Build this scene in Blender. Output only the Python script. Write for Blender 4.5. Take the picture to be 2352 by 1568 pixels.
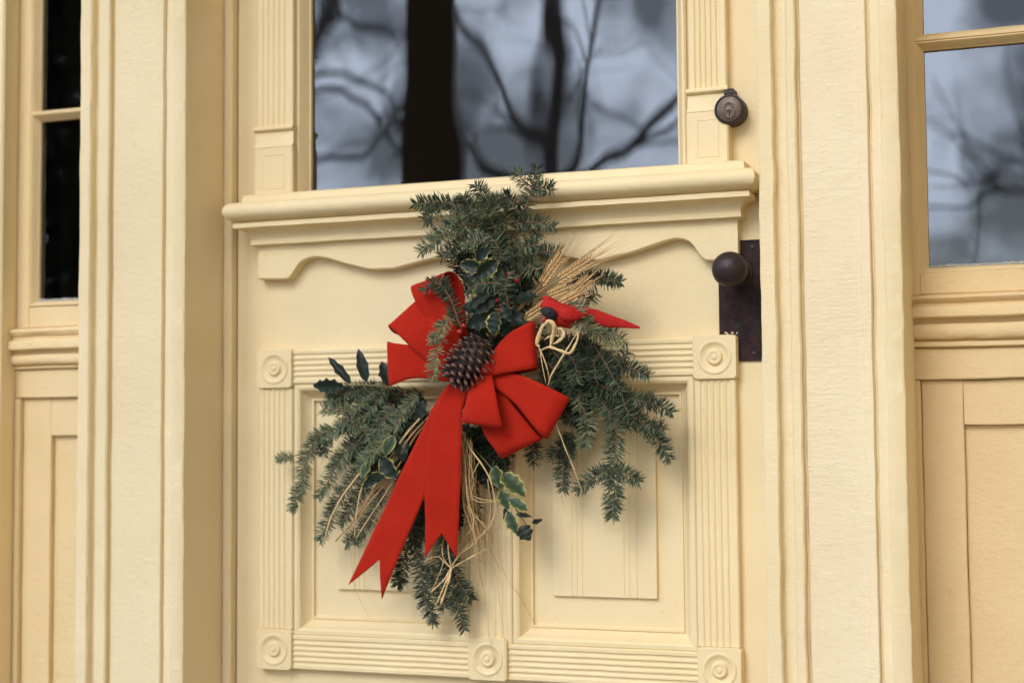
import bpy, math, random
from mathutils import Vector, Matrix, noise

# ---------------------------------------------------------------- camera, light
S = bpy.context.scene
for o in list(bpy.data.objects):
    bpy.data.objects.remove(o)
COL = S.collection

CAM = Vector((0.97, -2.45, 0.685))                 # the door's face is the plane y = 0
RIGHT = Vector((0.93645795, 0.35068776, -0.00803772))
UP = Vector((0.02906455, -0.05473664, 0.99807773))
FWD = Vector((-0.34957368, 0.93489144, 0.06145114))
FPX = 3500.0                                       # focal length measured on a 2352 px wide print
cam = bpy.data.cameras.new('camera')
cam.sensor_width = 36.0
cam.lens = FPX / 2352 * 36
cam.clip_start = 0.05
cam.clip_end = 2000
cam_o = bpy.data.objects.new('camera', cam)
COL.objects.link(cam_o)
M = Matrix((RIGHT, UP, -FWD)).transposed().to_4x4()
M.translation = CAM
cam_o.matrix_world = M
S.camera = cam_o
cam.dof.use_dof = True
cam.dof.focus_distance = 2.42
cam.dof.aperture_fstop = 2.4
cam.dof.aperture_blades = 7


def at(px, py, y=0.0):
    """point of the plane at depth y that was measured at (px, py) on the print"""
    r = RIGHT * ((px - 1176) / FPX) - UP * ((py - 784) / FPX) + FWD
    return CAM + r * ((y - CAM.y) / r.y)


def X(px, py, y=0.0):
    return at(px, py, y).x


def Z(px, py, y=0.0):
    return at(px, py, y).z


SUN_AZ, SUN_EL = math.radians(14), math.radians(36)      # to the left of the door's normal, above the yard
sd = Vector((-math.sin(SUN_AZ) * math.cos(SUN_EL), -math.cos(SUN_AZ) * math.cos(SUN_EL), math.sin(SUN_EL)))
sun = bpy.data.lights.new('sun', 'SUN')
sun.energy = 1.85
sun.angle = math.radians(26)
sun.color = (1.0, 0.94, 0.85)
sun_o = bpy.data.objects.new('sun', sun)
COL.objects.link(sun_o)
sun_o.rotation_euler = sd.to_track_quat('Z', 'Y').to_euler()
sun_o.location = sd * 30

world = bpy.data.worlds.new('World')
S.world = world
world.use_nodes = True
nt = world.node_tree
nt.nodes.clear()
wo = nt.nodes.new('ShaderNodeOutputWorld')
bg = nt.nodes.new('ShaderNodeBackground')
sky = nt.nodes.new('ShaderNodeTexSky')
sky.sky_type = 'NISHITA'
sky.sun_disc = False
sky.sun_elevation = SUN_EL
sky.sun_rotation = math.pi + SUN_AZ
sky.dust_density = 0.6
tc = nt.nodes.new('ShaderNodeTexCoord')
nz = nt.nodes.new('ShaderNodeTexNoise')
nz.inputs['Scale'].default_value = 9.0
nz.inputs['Detail'].default_value = 5
nz.inputs['Roughness'].default_value = 0.6
rp = nt.nodes.new('ShaderNodeValToRGB')
rp.color_ramp.elements[0].position = 0.40
rp.color_ramp.elements[0].color = (0.06, 0.06, 0.06, 1)
rp.color_ramp.elements[1].position = 0.56
rp.color_ramp.elements[1].color = (1, 1, 1, 1)
cl = nt.nodes.new('ShaderNodeMix')
cl.data_type = 'RGBA'
cl.inputs[7].default_value = (46.0, 53.0, 66.0, 1)          # bright cloud, in the sky texture's own units
nt.links.new(tc.outputs['Generated'], nz.inputs['Vector'])
nt.links.new(nz.outputs['Fac'], rp.inputs['Fac'])
nt.links.new(rp.outputs['Color'], cl.inputs[0])
nt.links.new(sky.outputs['Color'], cl.inputs[6])
nt.links.new(cl.outputs[2], bg.inputs['Color'])
bg.inputs['Strength'].default_value = 0.07
nt.links.new(bg.outputs['Background'], wo.inputs['Surface'])

S.view_settings.view_transform = 'Standard'
S.view_settings.look = 'None'
S.view_settings.gamma = 1.0
S.view_settings.exposure = -0.10
S.render.engine = 'CYCLES'
S.cycles.max_bounces = 8
S.cycles.diffuse_bounces = 5
S.cycles.transmission_bounces = 6
S.cycles.caustics_reflective = False
S.cycles.caustics_refractive = False

rnd = random.Random(7)


# ---------------------------------------------------------------- materials
def nodes_of(name):
    m = bpy.data.materials.new(name)
    m.use_nodes = True
    t = m.node_tree
    return m, t, t.nodes['Principled BSDF']


def geo_pos(t, scale=(1, 1, 1)):
    g = t.nodes.new('ShaderNodeNewGeometry')
    mp = t.nodes.new('ShaderNodeMapping')
    mp.inputs['Scale'].default_value = scale
    t.links.new(g.outputs['Position'], mp.inputs['Vector'])
    return mp.outputs['Vector']


def noise_n(t, vec, scale, detail=3, rough=0.55):
    n = t.nodes.new('ShaderNodeTexNoise')
    n.inputs['Scale'].default_value = scale
    n.inputs['Detail'].default_value = detail
    n.inputs['Roughness'].default_value = rough
    if vec is not None:
        t.links.new(vec, n.inputs['Vector'])
    return n.outputs['Fac']


def ramp(t, fac, stops):
    r = t.nodes.new('ShaderNodeValToRGB')
    e = r.color_ramp.elements
    while len(e) < len(stops):
        e.new(0.5)
    for k, (p, c) in enumerate(stops):
        e[k].position = p
        e[k].color = tuple(c) + (1,)
    t.links.new(fac, r.inputs['Fac'])
    return r.outputs['Color']


def bump(t, bsdf, height, strength, dist, prev=None):
    b = t.nodes.new('ShaderNodeBump')
    b.inputs['Strength'].default_value = strength
    b.inputs['Distance'].default_value = dist
    t.links.new(height, b.inputs['Height'])
    if prev is not None:
        t.links.new(prev, b.inputs['Normal'])
    t.links.new(b.outputs['Normal'], bsdf.inputs['Normal'])
    return b.outputs['Normal']


def paint(name, c=(0.80, 0.65, 0.39), ripple=0.0, grain='z'):
    m, t, b = nodes_of(name)
    big = noise_n(t, geo_pos(t), 5.0, 4)
    lo = tuple(x * 0.93 for x in c)
    col = ramp(t, big, [(0.3, (lo[0], lo[1] * 0.985, lo[2] * 0.94)), (0.7, c)])
    # small ochre stains where old paint shows through
    sp = noise_n(t, geo_pos(t), 55.0, 5, 0.7)
    st = ramp(t, sp, [(0.60, (0, 0, 0)), (0.74, (0.42, 0.42, 0.42))])
    mx = t.nodes.new('ShaderNodeMix')
    mx.data_type = 'RGBA'
    mx.inputs[7].default_value = (c[0] * 0.86, c[1] * 0.76, c[2] * 0.6, 1)
    t.links.new(st, mx.inputs[0])
    t.links.new(col, mx.inputs[6])
    t.links.new(mx.outputs[2], b.inputs['Base Color'])
    b.inputs['Roughness'].default_value = 0.62
    b.inputs['Specular IOR Level'].default_value = 0.25
    sc = (260, 260, 26) if grain == 'z' else (26, 260, 260)
    n1 = bump(t, b, noise_n(t, geo_pos(t, sc), 1.0, 3), 0.30, 0.0006)
    n2 = bump(t, b, noise_n(t, geo_pos(t), 110, 6, 0.7), 0.6, 0.0016, n1)
    if ripple:
        rz = noise_n(t, geo_pos(t, (34, 34, 210)), 1.0, 4, 0.65)
        pt = noise_n(t, geo_pos(t, (9, 9, 5)), 1.0, 3, 0.6)
        ps = ramp(t, pt, [(0.38, (0.05, 0.05, 0.05)), (0.62, (1, 1, 1))])
        mm = t.nodes.new('ShaderNodeMath')
        mm.operation = 'MULTIPLY'
        t.links.new(rz, mm.inputs[0])
        t.links.new(ps, mm.inputs[1])
        n3 = bump(t, b, mm.outputs[0], min(1.0, ripple * 1.5), 0.0032, n2)
        msk = noise_n(t, geo_pos(t, (42, 42, 60)), 1.0, 7, 0.75)
        n4 = bump(t, b, msk, 0.45, 0.005, n3)
        # hairline cracks where the old paint has crazed
        vo = t.nodes.new('ShaderNodeTexVoronoi')
        vo.feature = 'DISTANCE_TO_EDGE'
        vo.inputs['Scale'].default_value = 1.0
        t.links.new(geo_pos(t, (26, 26, 44)), vo.inputs['Vector'])
        ck = ramp(t, vo.outputs['Distance'], [(0.0, (0, 0, 0)), (0.03, (1, 1, 1))])
        ck2 = t.nodes.new('ShaderNodeMix')
        ck2.inputs[3].default_value = 1.0
        t.links.new(noise_n(t, geo_pos(t), 7.0, 3, 0.6), ck2.inputs[0])
        t.links.new(ck, ck2.inputs[2])
        bump(t, b, ck2.outputs[0], 0.25, 0.0012, n4)
    return m


PAINT = paint('cream_paint')
PAINT_H = paint('cream_paint_rail', grain='x')
PAINT_R = paint('cream_paint_rippled_lit', c=(0.83, 0.70, 0.47), ripple=0.42)  # paler copy of the cream: brighter light put into the colour
PAINT_C = paint('cream_paint_casing_lit', c=(0.82, 0.675, 0.42), ripple=0.12)  # slightly paler cream, the casings' stronger light put into the colour
PAINT_S = paint('cream_paint_sidelight_shaded', c=(0.75, 0.57, 0.315), ripple=0.10)  # browner copy of the cream: shade of the recess put into the colour


def simple(name, c, rough=0.6, metal=0.0, bscale=0, bstr=0.3, bdist=0.001, var=0.15, spec=0.5):
    m, t, b = nodes_of(name)
    n = noise_n(t, geo_pos(t), bscale or 60.0, 4, 0.6)
    col = ramp(t, n, [(0.3, tuple(x * (1 - var) for x in c)), (0.7, tuple(min(1, x * (1 + var)) for x in c))])
    t.links.new(col, b.inputs['Base Color'])
    b.inputs['Roughness'].default_value = rough
    b.inputs['Metallic'].default_value = metal
    b.inputs['Specular IOR Level'].default_value = spec
    if bscale:
        bump(t, b, n, bstr, bdist)
    return m


BRONZE = simple('dark_bronze', (0.022, 0.012, 0.012), 0.5, 0.0, 220, 0.25, 0.0005, 0.4, 0.4)
IRON = simple('dark_iron_plate', (0.026, 0.013, 0.012), 0.65, 0.0, 90, 0.35, 0.0006, 0.55, 0.16)
LOCKFACE = simple('worn_bronze_face', (0.12, 0.085, 0.06), 0.45, 0.3, 300, 0.3, 0.0004, 0.45)
BLACK = simple('keyhole_black', (0.004, 0.004, 0.005), 0.7)
PUTTY = simple('grey_putty', (0.36, 0.36, 0.31), 0.9, 0, 200, 0.8, 0.002, 0.3)
STEM = simple('fir_bark', (0.17, 0.078, 0.05), 0.85, 0, 300, 0.5, 0.0006, 0.35)
GSTEM = simple('holly_stem', (0.13, 0.12, 0.045), 0.7)
RAFFIA = simple('raffia_straw', (0.62, 0.43, 0.20), 0.65, 0, 260, 0.4, 0.0005, 0.22)
STRAW = simple('brown_straw', (0.40, 0.22, 0.085), 0.7, 0, 260, 0.4, 0.0005, 0.3)
WHEAT = simple('wheat_kernel', (0.52, 0.33, 0.14), 0.7, 0, 300, 0.5, 0.0005, 0.3)
CONE = simple('pine_cone_scale', (0.045, 0.025, 0.02), 0.75, 0, 400, 0.5, 0.0005, 0.4)
CONETIP = simple('pine_cone_tip', (0.16, 0.095, 0.07), 0.8, 0, 400, 0.5, 0.0005, 0.3)
BERRY = simple('holly_berry', (0.32, 0.012, 0.012), 0.3, 0, 0)
BIRD = simple('red_flocked_feather', (0.40, 0.016, 0.012), 0.85, 0, 320, 0.7, 0.0015, 0.2, 0.2)
BEAK = simple('red_beak', (0.30, 0.022, 0.015), 0.5)
MASK = simple('black_flocked_mask', (0.008, 0.008, 0.012), 0.8, 0, 400, 0.5, 0.001)
EYE = simple('black_bead', (0.006, 0.006, 0.01), 0.08)
INTERIOR = simple('dim_hall_wall', (0.035, 0.028, 0.03), 0.9)
FLOORM = simple('grey_porch_boards', (0.22, 0.20, 0.17), 0.7, 0, 30, 0.3, 0.002, 0.2)
GRASS = simple('winter_lawn', (0.10, 0.085, 0.045), 0.95, 0, 6, 0.6, 0.03, 0.4)
BARK = simple('tree_bark', (0.055, 0.045, 0.04), 0.9, 0, 18, 0.8, 0.02, 0.4)
POSTM = simple('backlit_post_dark', (0.055, 0.044, 0.060), 0.6)  # dark base colour stands in for the post's backlit side
SIDING = paint('cream_siding', c=(0.76, 0.595, 0.33))


def velvet():
    m, t, b = nodes_of('red_velvet')
    n = noise_n(t, geo_pos(t), 38, 4, 0.6)
    col = ramp(t, n, [(0.3, (0.36, 0.016, 0.007)), (0.7, (0.40, 0.019, 0.009))])
    t.links.new(col, b.inputs['Base Color'])
    b.inputs['Roughness'].default_value = 0.95
    b.inputs['Specular IOR Level'].default_value = 0.08
    b.inputs['Sheen Weight'].default_value = 0.25
    b.inputs['Sheen Roughness'].default_value = 0.5
    b.inputs['Sheen Tint'].default_value = (0.9, 0.15, 0.08, 1)
    bump(t, b, noise_n(t, geo_pos(t), 1500, 2), 0.15, 0.0003)
    return m


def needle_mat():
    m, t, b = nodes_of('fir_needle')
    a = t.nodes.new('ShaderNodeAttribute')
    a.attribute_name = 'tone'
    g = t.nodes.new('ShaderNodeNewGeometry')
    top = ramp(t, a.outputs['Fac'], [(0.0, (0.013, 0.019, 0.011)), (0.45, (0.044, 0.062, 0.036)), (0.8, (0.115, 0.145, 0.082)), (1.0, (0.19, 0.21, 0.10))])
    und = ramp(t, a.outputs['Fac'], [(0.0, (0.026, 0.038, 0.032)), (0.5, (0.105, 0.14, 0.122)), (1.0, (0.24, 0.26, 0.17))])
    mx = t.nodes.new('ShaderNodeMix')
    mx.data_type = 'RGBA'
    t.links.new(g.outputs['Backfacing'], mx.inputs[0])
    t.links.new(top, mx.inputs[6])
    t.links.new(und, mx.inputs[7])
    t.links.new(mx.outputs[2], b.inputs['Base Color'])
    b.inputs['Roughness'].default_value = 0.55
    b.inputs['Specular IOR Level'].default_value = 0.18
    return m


def holly_mat(name, margin):
    m, t, b = nodes_of(name)
    a = t.nodes.new('ShaderNodeAttribute')
    a.attribute_name = 'margin'
    n = noise_n(t, geo_pos(t), 130, 3, 0.6)
    add = t.nodes.new('ShaderNodeMath')
    add.operation = 'MULTIPLY_ADD'
    t.links.new(n, add.inputs[0])
    add.inputs[1].default_value = 0.5
    ml = t.nodes.new('ShaderNodeMath')
    ml.operation = 'MULTIPLY'
    ml.inputs[1].default_value = 0.62
    t.links.new(a.outputs['Fac'], ml.inputs[0])
    t.links.new(ml.outputs[0], add.inputs[2])
    if margin == 2:
        col = ramp(t, add.outputs[0], [(0.0, (0.018, 0.034, 0.018)), (0.42, (0.035, 0.06, 0.028)), (0.66, (0.085, 0.11, 0.045)), (0.80, (0.40, 0.36, 0.12))])
    elif margin:
        col = ramp(t, add.outputs[0], [(0.0, (0.010, 0.018, 0.012)), (0.70, (0.014, 0.024, 0.015)), (0.77, (0.06, 0.085, 0.03)), (0.84, (0.45, 0.38, 0.11))])
    else:
        col = ramp(t, add.outputs[0], [(0.0, (0.010, 0.016, 0.011)), (0.8, (0.014, 0.024, 0.015)), (0.88, (0.05, 0.05, 0.02))])
    t.links.new(col, b.inputs['Base Color'])
    b.inputs['Roughness'].default_value = 0.42
    b.inputs['Specular IOR Level'].default_value = 0.22
    bump(t, b, n, 0.2, 0.0008)
    return m


def glass_mat():
    m = bpy.data.materials.new('old_window_glass')
    m.use_nodes = True
    t = m.node_tree
    t.nodes.clear()
    o = t.nodes.new('ShaderNodeOutputMaterial')
    g = t.nodes.new('ShaderNodeBsdfGlass')
    g.inputs['IOR'].default_value = 2.15
    g.inputs['Roughness'].default_value = 0.0
    n = noise_n(t, geo_pos(t, (1, 1, 0.5)), 7.0, 1, 0.4)
    b = t.nodes.new('ShaderNodeBump')
    b.inputs['Strength'].default_value = 0.25
    b.inputs['Distance'].default_value = 0.004
    t.links.new(n, b.inputs['Height'])
    t.links.new(b.outputs['Normal'], g.inputs['Normal'])
    t.links.new(g.outputs['BSDF'], o.inputs['Surface'])
    return m


VELVET = velvet()
NEEDLE = needle_mat()
HOLLY_V = holly_mat('variegated_holly_leaf', True)
HOLLY_LIT = holly_mat('lit_holly_leaf', 2)  # lighter copy of the holly: light on these leaves put into the colour
HOLLY_D = holly_mat('dark_holly_leaf', False)
GLASS = glass_mat()


# ---------------------------------------------------------------- helpers
def link(name, me, parent=None):
    o = bpy.data.objects.new(name, me)
    COL.objects.link(o)
    if parent is not None:
        o.parent = parent
    return o


def base_of(p):
    v = Vector((0, 0, 0))
    while p is not None:
        v = v + p.location
        p = p.parent
    return v


def mesh(name, verts, faces, mat, parent=None, smooth=False, attr=None, sharp=None):
    """one mesh object; verts in world coordinates"""
    b = base_of(parent)
    me = bpy.data.meshes.new(name)
    me.from_pydata([tuple(Vector(v) - b) for v in verts], [], faces)
    me.materials.append(mat)
    if smooth:
        me.polygons.foreach_set('use_smooth', [True] * len(me.polygons))
        if sharp:
            me.set_sharp_from_angle(angle=math.radians(sharp))
    if attr:
        a = me.attributes.new(attr[0], 'FLOAT', 'POINT')
        a.data.foreach_set('value', attr[1])
    me.update()
    return link(name, me, parent)


def empty(name, loc):
    o = link(name, None)
    o.location = loc
    o.empty_display_size = 0.05
    return o


def tag(o, label=None, cat=None, group=None, kind=None):
    if label:
        o['label'] = label
    if cat:
        o['category'] = cat
    if group:
        o['group'] = group
    if kind:
        o['kind'] = kind
    return o


def wob(p, amp=0.0006, f=26.0, fz=None):
    q = Vector((p[0] * f, p[1] * f, p[2] * (fz or f)))
    n = noise.noise_vector(q) + 0.5 * noise.noise_vector(q * 3.1)
    return (p[0] + n.x * amp, p[1] + n.y * amp * 0.6, p[2] + n.z * amp)


def grid_faces(rows, cols, off=0, close_r=False, close_c=False, flip=False):
    f = []
    for r in range(rows if close_r else rows - 1):
        for c in range(cols if close_c else cols - 1):
            a = off + r * cols + c
            b = off + r * cols + (c + 1) % cols
            d = off + ((r + 1) % rows) * cols + c
            e = off + ((r + 1) % rows) * cols + (c + 1) % cols
            f.append((a, d, e, b) if flip else (a, b, e, d))
    return f


def ext_z(name, prof, z0, z1, mat, parent, amp=0.0006, step=0.02, smooth=True, sharp=35):
    """profile [(x, y)] seen from above, left to right, extruded upright, with wavering hand-painted edges"""
    n = max(2, int((z1 - z0) / step) + 1)
    vs = []
    for i in range(n):
        z = z0 + (z1 - z0) * i / (n - 1)
        for (x, y) in prof:
            p = wob((x, y, z), amp, 26, 16)
            vs.append((p[0], p[1], z))
    fs = grid_faces(n, len(prof))
    k = len(prof)
    fs.append(tuple(range(k - 1, -1, -1)))
    fs.append(tuple((n - 1) * k + j for j in range(k)))
    return mesh(name, vs, fs, mat, parent, smooth, sharp=sharp)


def ext_x(name, prof, x0, x1, mat, parent, amp=0.0006, step=0.02, smooth=True, sharp=35):
    """profile [(y, z)] from top to bottom, extruded along x"""
    n = max(2, int((x1 - x0) / step) + 1)
    vs = []
    for i in range(n):
        x = x0 + (x1 - x0) * i / (n - 1)
        for (y, z) in prof:
            p = wob((x, y, z), amp, 16, 26)
            vs.append((x, p[1], p[2]))
    fs = grid_faces(n, len(prof), flip=True)
    k = len(prof)
    fs.append(tuple(range(k)))
    fs.append(tuple((n - 1) * k + j for j in range(k - 1, -1, -1)))
    return mesh(name, vs, fs, mat, parent, smooth, sharp=sharp)


def box(name, x0, x1, y0, y1, z0, z1, mat, parent=None, bev=0.0015, amp=0.0004):
    """board with softened front edges; front face is y0"""
    b = min(bev, (x1 - x0) / 3, (z1 - z0) / 3, (y1 - y0) / 2)
    long_z = (z1 - z0) >= (x1 - x0)
    n = max(2, int(max(x1 - x0, z1 - z0) / 0.03) + 1)
    n = min(n, 80)
    vs = []
    if long_z:
        prof = [(x0, y1), (x0, y0 + b), (x0 + b, y0), (x1 - b, y0), (x1, y0 + b), (x1, y1)]
        return ext_z(name, prof, z0, z1, mat, parent, amp, (z1 - z0) / max(1, n - 1))
    prof = [(y1, z1), (y0 + b, z1), (y0, z1 - b), (y0, z0 + b), (y0 + b, z0), (y1, z0)]
    return ext_x(name, prof, x0, x1, mat, parent, amp, (x1 - x0) / max(1, n - 1))


def frame(name, x0, x1, z0, z1, prof, mat, parent, amp=0.0004, seg=14):
    """mitred moulding round a rectangle; prof [(t inwards, y)]"""
    ring = []
    cs = [(x0, z0, 1, 1), (x1, z0, -1, 1), (x1, z1, -1, -1), (x0, z1, 1, -1)]
    pts = []
    for k in range(4):
        a, b = cs[k], cs[(k + 1) % 4]
        for s in range(seg):
            pts.append((a, b, s / seg))
    vs = []
    for (a, b, s) in pts:
        for (t, y) in prof:
            pa = (a[0] + a[2] * t, a[1] + a[3] * t)
            pb = (b[0] + b[2] * t, b[1] + b[3] * t)
            vs.append(wob((pa[0] + (pb[0] - pa[0]) * s, y, pa[1] + (pb[1] - pa[1]) * s), amp))
    return mesh(name, vs, grid_faces(len(pts), len(prof), close_r=True, flip=True), mat, parent, True, sharp=35)


def lathe(name, c, prof, mat, parent, n=32, amp=0.0, smooth=True, sharp=40):
    """revolved about an axis along -y through c; prof [(radius, proud)]"""
    vs = []
    for i in range(n):
        a = 2 * math.pi * i / n
        for (r, d) in prof:
            vs.append(wob((c[0] + r * math.cos(a), c[1] - d, c[2] + r * math.sin(a)), amp, 40) if amp else (c[0] + r * math.cos(a), c[1] - d, c[2] + r * math.sin(a)))
    return mesh(name, vs, grid_faces(n, len(prof), close_r=True), mat, parent, smooth, sharp=sharp)


def crom(pts, n):
    """Catmull-Rom through Vectors"""
    P = [pts[0] * 2 - pts[1]] + list(pts) + [pts[-1] * 2 - pts[-2]]
    out = []
    m = len(pts) - 1
    for i in range(n):
        u = i / (n - 1) * m
        k = min(int(u), m - 1)
        t = u - k
        a, b, c, d = P[k], P[k + 1], P[k + 2], P[k + 3]
        out.append(0.5 * ((2 * b) + (c - a) * t + (2 * a - 5 * b + 4 * c - d) * t * t + (3 * b - a - 3 * c + d) * t ** 3))
    return out


def tube_geo(pts, radii, sides=6, flat=1.0, flat_dir=None):
    vs, fs = [], []
    prev = None
    for i, p in enumerate(pts):
        d = (pts[min(i + 1, len(pts) - 1)] - pts[max(i - 1, 0)])
        d = d.normalized() if d.length > 1e-9 else Vector((0, 0, 1))
        if prev is None:
            ref = flat_dir if flat_dir is not None else (Vector((0, 1, 0)) if abs(d.y) < 0.9 else Vector((1, 0, 0)))
            u = d.cross(ref).normalized()
        else:
            u = (prev - d * prev.dot(d)).normalized()
        prev = u
        v = d.cross(u)
        r = radii[i]
        for s in range(sides):
            a = 2 * math.pi * s / sides
            vs.append(p + u * (r * math.cos(a)) + v * (r * flat * math.sin(a)))
    n = len(pts)
    fs = grid_faces(n, sides, close_c=True)
    fs.append(tuple(range(sides - 1, -1, -1)))
    fs.append(tuple((n - 1) * sides + s for s in range(sides)))
    return vs, fs


def flute_prof(a0, a1, yf, yb, n=5, margin=0.008, depth=0.0035):
    """fluted face between a0 and a1: list of (a, y)"""
    pr = [(a0, yb), (a0, yf + 0.002), (a0 + 0.002, yf)]
    w = (a1 - a0 - 2 * margin) / n
    for k in range(n):
        s = a0 + margin + k * w
        for (u, d) in ((0.12, 0), (0.22, 0.6), (0.38, 1.0), (0.62, 1.0), (0.78, 0.6), (0.88, 0)):
            pr.append((s + u * w, yf + d * depth))
    pr += [(a1 - 0.002, yf), (a1, yf + 0.002), (a1, yb)]
    return pr


# ---------------------------------------------------------------- setting
ZB, ZT = -0.02, 2.15           # foot and head of the door and its frame
gr = mesh('lawn', [(-400, -400, -0.95), (400, -400, -0.95), (400, 60, -0.95), (-400, 60, -0.95)], [(0, 1, 2, 3)], GRASS)
tag(gr, kind='structure')
pf = empty('porch_floor', (0, -0.95, -0.95))
tag(pf, kind='structure')
for k in range(36):
    x0 = -3.2 + k * 0.18
    box('board', x0, x0 + 0.174, -2.05, 0.30, -0.06, -0.02, FLOORM, pf, 0.003)
box('skirt', -3.2, 3.28, -2.0, 0.3, -0.97, -0.062, SIDING, pf)
pc = mesh('porch_ceiling', [(-3.4, -1.98, 3.9), (3.4, -1.98, 3.9), (3.4, 0.3, 3.9), (-3.4, 0.3, 3.9), (-3.4, -1.98, 4.15), (3.4, -1.98, 4.15), (3.4, 0.3, 4.15), (-3.4, 0.3, 4.15)],
          [(0, 3, 2, 1), (4, 5, 6, 7), (0, 1, 5, 4), (1, 2, 6, 5), (2, 3, 7, 6), (3, 0, 4, 7)], SIDING)
tag(pc, kind='structure')

YC = -0.14                     # face of the casings
XL0, XL1 = X(183.5, 900, YC), X(427, 900, YC)
XR0, XR1 = X(1753, 900, YC), X(2081, 900, YC)

# house front beyond the sidelights, and the dim hall behind the glass
hw = empty('house_wall', (0, 0.1, 0))
tag(hw, kind='structure')
SLO = -0.985                   # outer reveal of the left sidelight
SRO = 1.03                     # outer reveal of the right sidelight
box('wall_board', -4.0, SLO - 0.0995, -0.005, 0.3, -0.02, 3.9, SIDING, hw)
box('wall_board', SRO + 0.0995, 4.0, -0.005, 0.3, -0.02, 3.9, SIDING, hw)
box('outer_casing', SLO - 0.10, SLO, -0.045, 0.3, -0.02, 3.899, PAINT, hw, 0.004)
box('outer_casing', SRO, SRO + 0.10, -0.045, 0.3, -0.02, 3.899, PAINT, hw, 0.004)
for (cx0, cx1) in ((-4.0, SLO - 0.1005), (SRO + 0.1005, 1.749)):
    for k in range(36):
        z = -0.02 + k * 0.108
        ext_x('clapboard', [(-0.004, z + 0.107), (-0.012, z + 0.1065), (-0.026, z + 0.003), (-0.024, z), (-0.004, z)], cx0, cx1, SIDING, hw, 0.0005, 0.25)
box('wall_board', SLO, SRO, -0.12, 0.3, 2.2, 3.9, SIDING, hw)
box('added_side_wall', 1.75, 1.95, -5.0, -0.125, -0.95, 3.895, SIDING, hw)      # unseen wall added on the knob side to block sky and bounce warm light
hl = mesh('hall_wall', [(-2.6, 0.31, -0.05), (2.6, 0.31, -0.05), (2.6, 3.2, -0.05), (-2.6, 3.2, -0.05), (-2.6, 0.31, 3.0), (2.6, 0.31, 3.0), (2.6, 3.2, 3.0), (-2.6, 3.2, 3.0)],
          [(0, 1, 2, 3), (4, 7, 6, 5), (1, 5, 6, 2), (2, 6, 7, 3), (3, 7, 4, 0)], INTERIOR)
tag(hl, kind='structure')

# ---------------------------------------------------------------- door frame
df = empty('door_frame', (0, 0, -0.02))
tag(df, 'cream painted door frame with wide moulded casings and a deep reveal around the door', 'door frame')


def casing(x0, x1, mat_edge, mat_mid, label, am=0.0011):
    w = x1 - x0
    A = [(x0, 0.28), (x0, YC - 0.006), (x0 + 0.003, YC - 0.009), (x0 + 0.102 * w, YC - 0.009), (x0 + 0.114 * w, YC - 0.006), (x0 + 0.118 * w, YC + 0.005),
         (x0 + 0.128 * w, YC + 0.006), (x0 + 0.150 * w, YC + 0.001), (x0 + 0.17 * w, YC - 0.001), (x0 + 0.205 * w, YC - 0.001), (x0 + 0.214 * w, YC - 0.006),
         (x0 + 0.222 * w, YC - 0.0075), (x0 + 0.272 * w, YC - 0.0075), (x0 + 0.284 * w, YC - 0.005), (x0 + 0.288 * w, YC + 0.005), (x0 + 0.30 * w, YC + 0.006), (x0 + 0.30 * w, 0.02)]
    B = [(x0 + 0.301 * w, 0.02), (x0 + 0.301 * w, YC + 0.006), (x0 + 0.306 * w, YC + 0.005), (x0 + 0.313 * w, YC), (x0 + 0.708 * w, YC), (x0 + 0.712 * w, YC - 0.002), (x0 + 0.775 * w, YC - 0.002), (x0 + 0.782 * w, YC), (x0 + 0.786 * w, YC + 0.006), (x0 + 0.786 * w, 0.02)]
    Cc = [(x0 + 0.787 * w, 0.02), (x0 + 0.787 * w, YC + 0.006), (x0 + 0.797 * w, YC + 0.005), (x0 + 0.808 * w, YC), (x0 + 0.868 * w, YC - 0.001), (x0 + 0.874 * w, YC - 0.004), (x0 + 0.882 * w, YC - 0.006),
          (x1 - 0.004, YC - 0.006), (x1 - 0.001, YC - 0.004), (x1, YC), (x1, 0.28)]
    c = ext_z('casing', A, ZB, 2.2, mat_edge, df, am, 0.012)
    c['label'] = label
    ext_z('casing_board', B, ZB, 2.2, mat_mid, c, 0.0009, 0.012)
    ext_z('casing_bead', Cc, ZB, 2.2, mat_edge, c, am, 0.012)


casing(XL0, XL1, PAINT_C, PAINT_C, 'smooth moulded casing beside the dark sidelight')
casing(XR0, XR1, PAINT_C, PAINT_R, 'casing with rippled brushed paint beside the knob', 0.0017)
SX0, SX1 = X(511, 900, -0.02), X(530, 900, -0.02)
box('stop_bead', XL1 + 0.0005, SX1, -0.02, 0.03, ZB, ZT, PAINT, df, 0.003, 0.0006)
box('stop_bead', 0.4925, XR0 - 0.0005, -0.02, 0.03, ZB, ZT, PAINT, df, 0.003, 0.0006)
box('head', XL1 + 0.0005, XR0 - 0.0005, -0.10, 0.05, ZT + 0.001, 2.199, PAINT_H, df)

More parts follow.
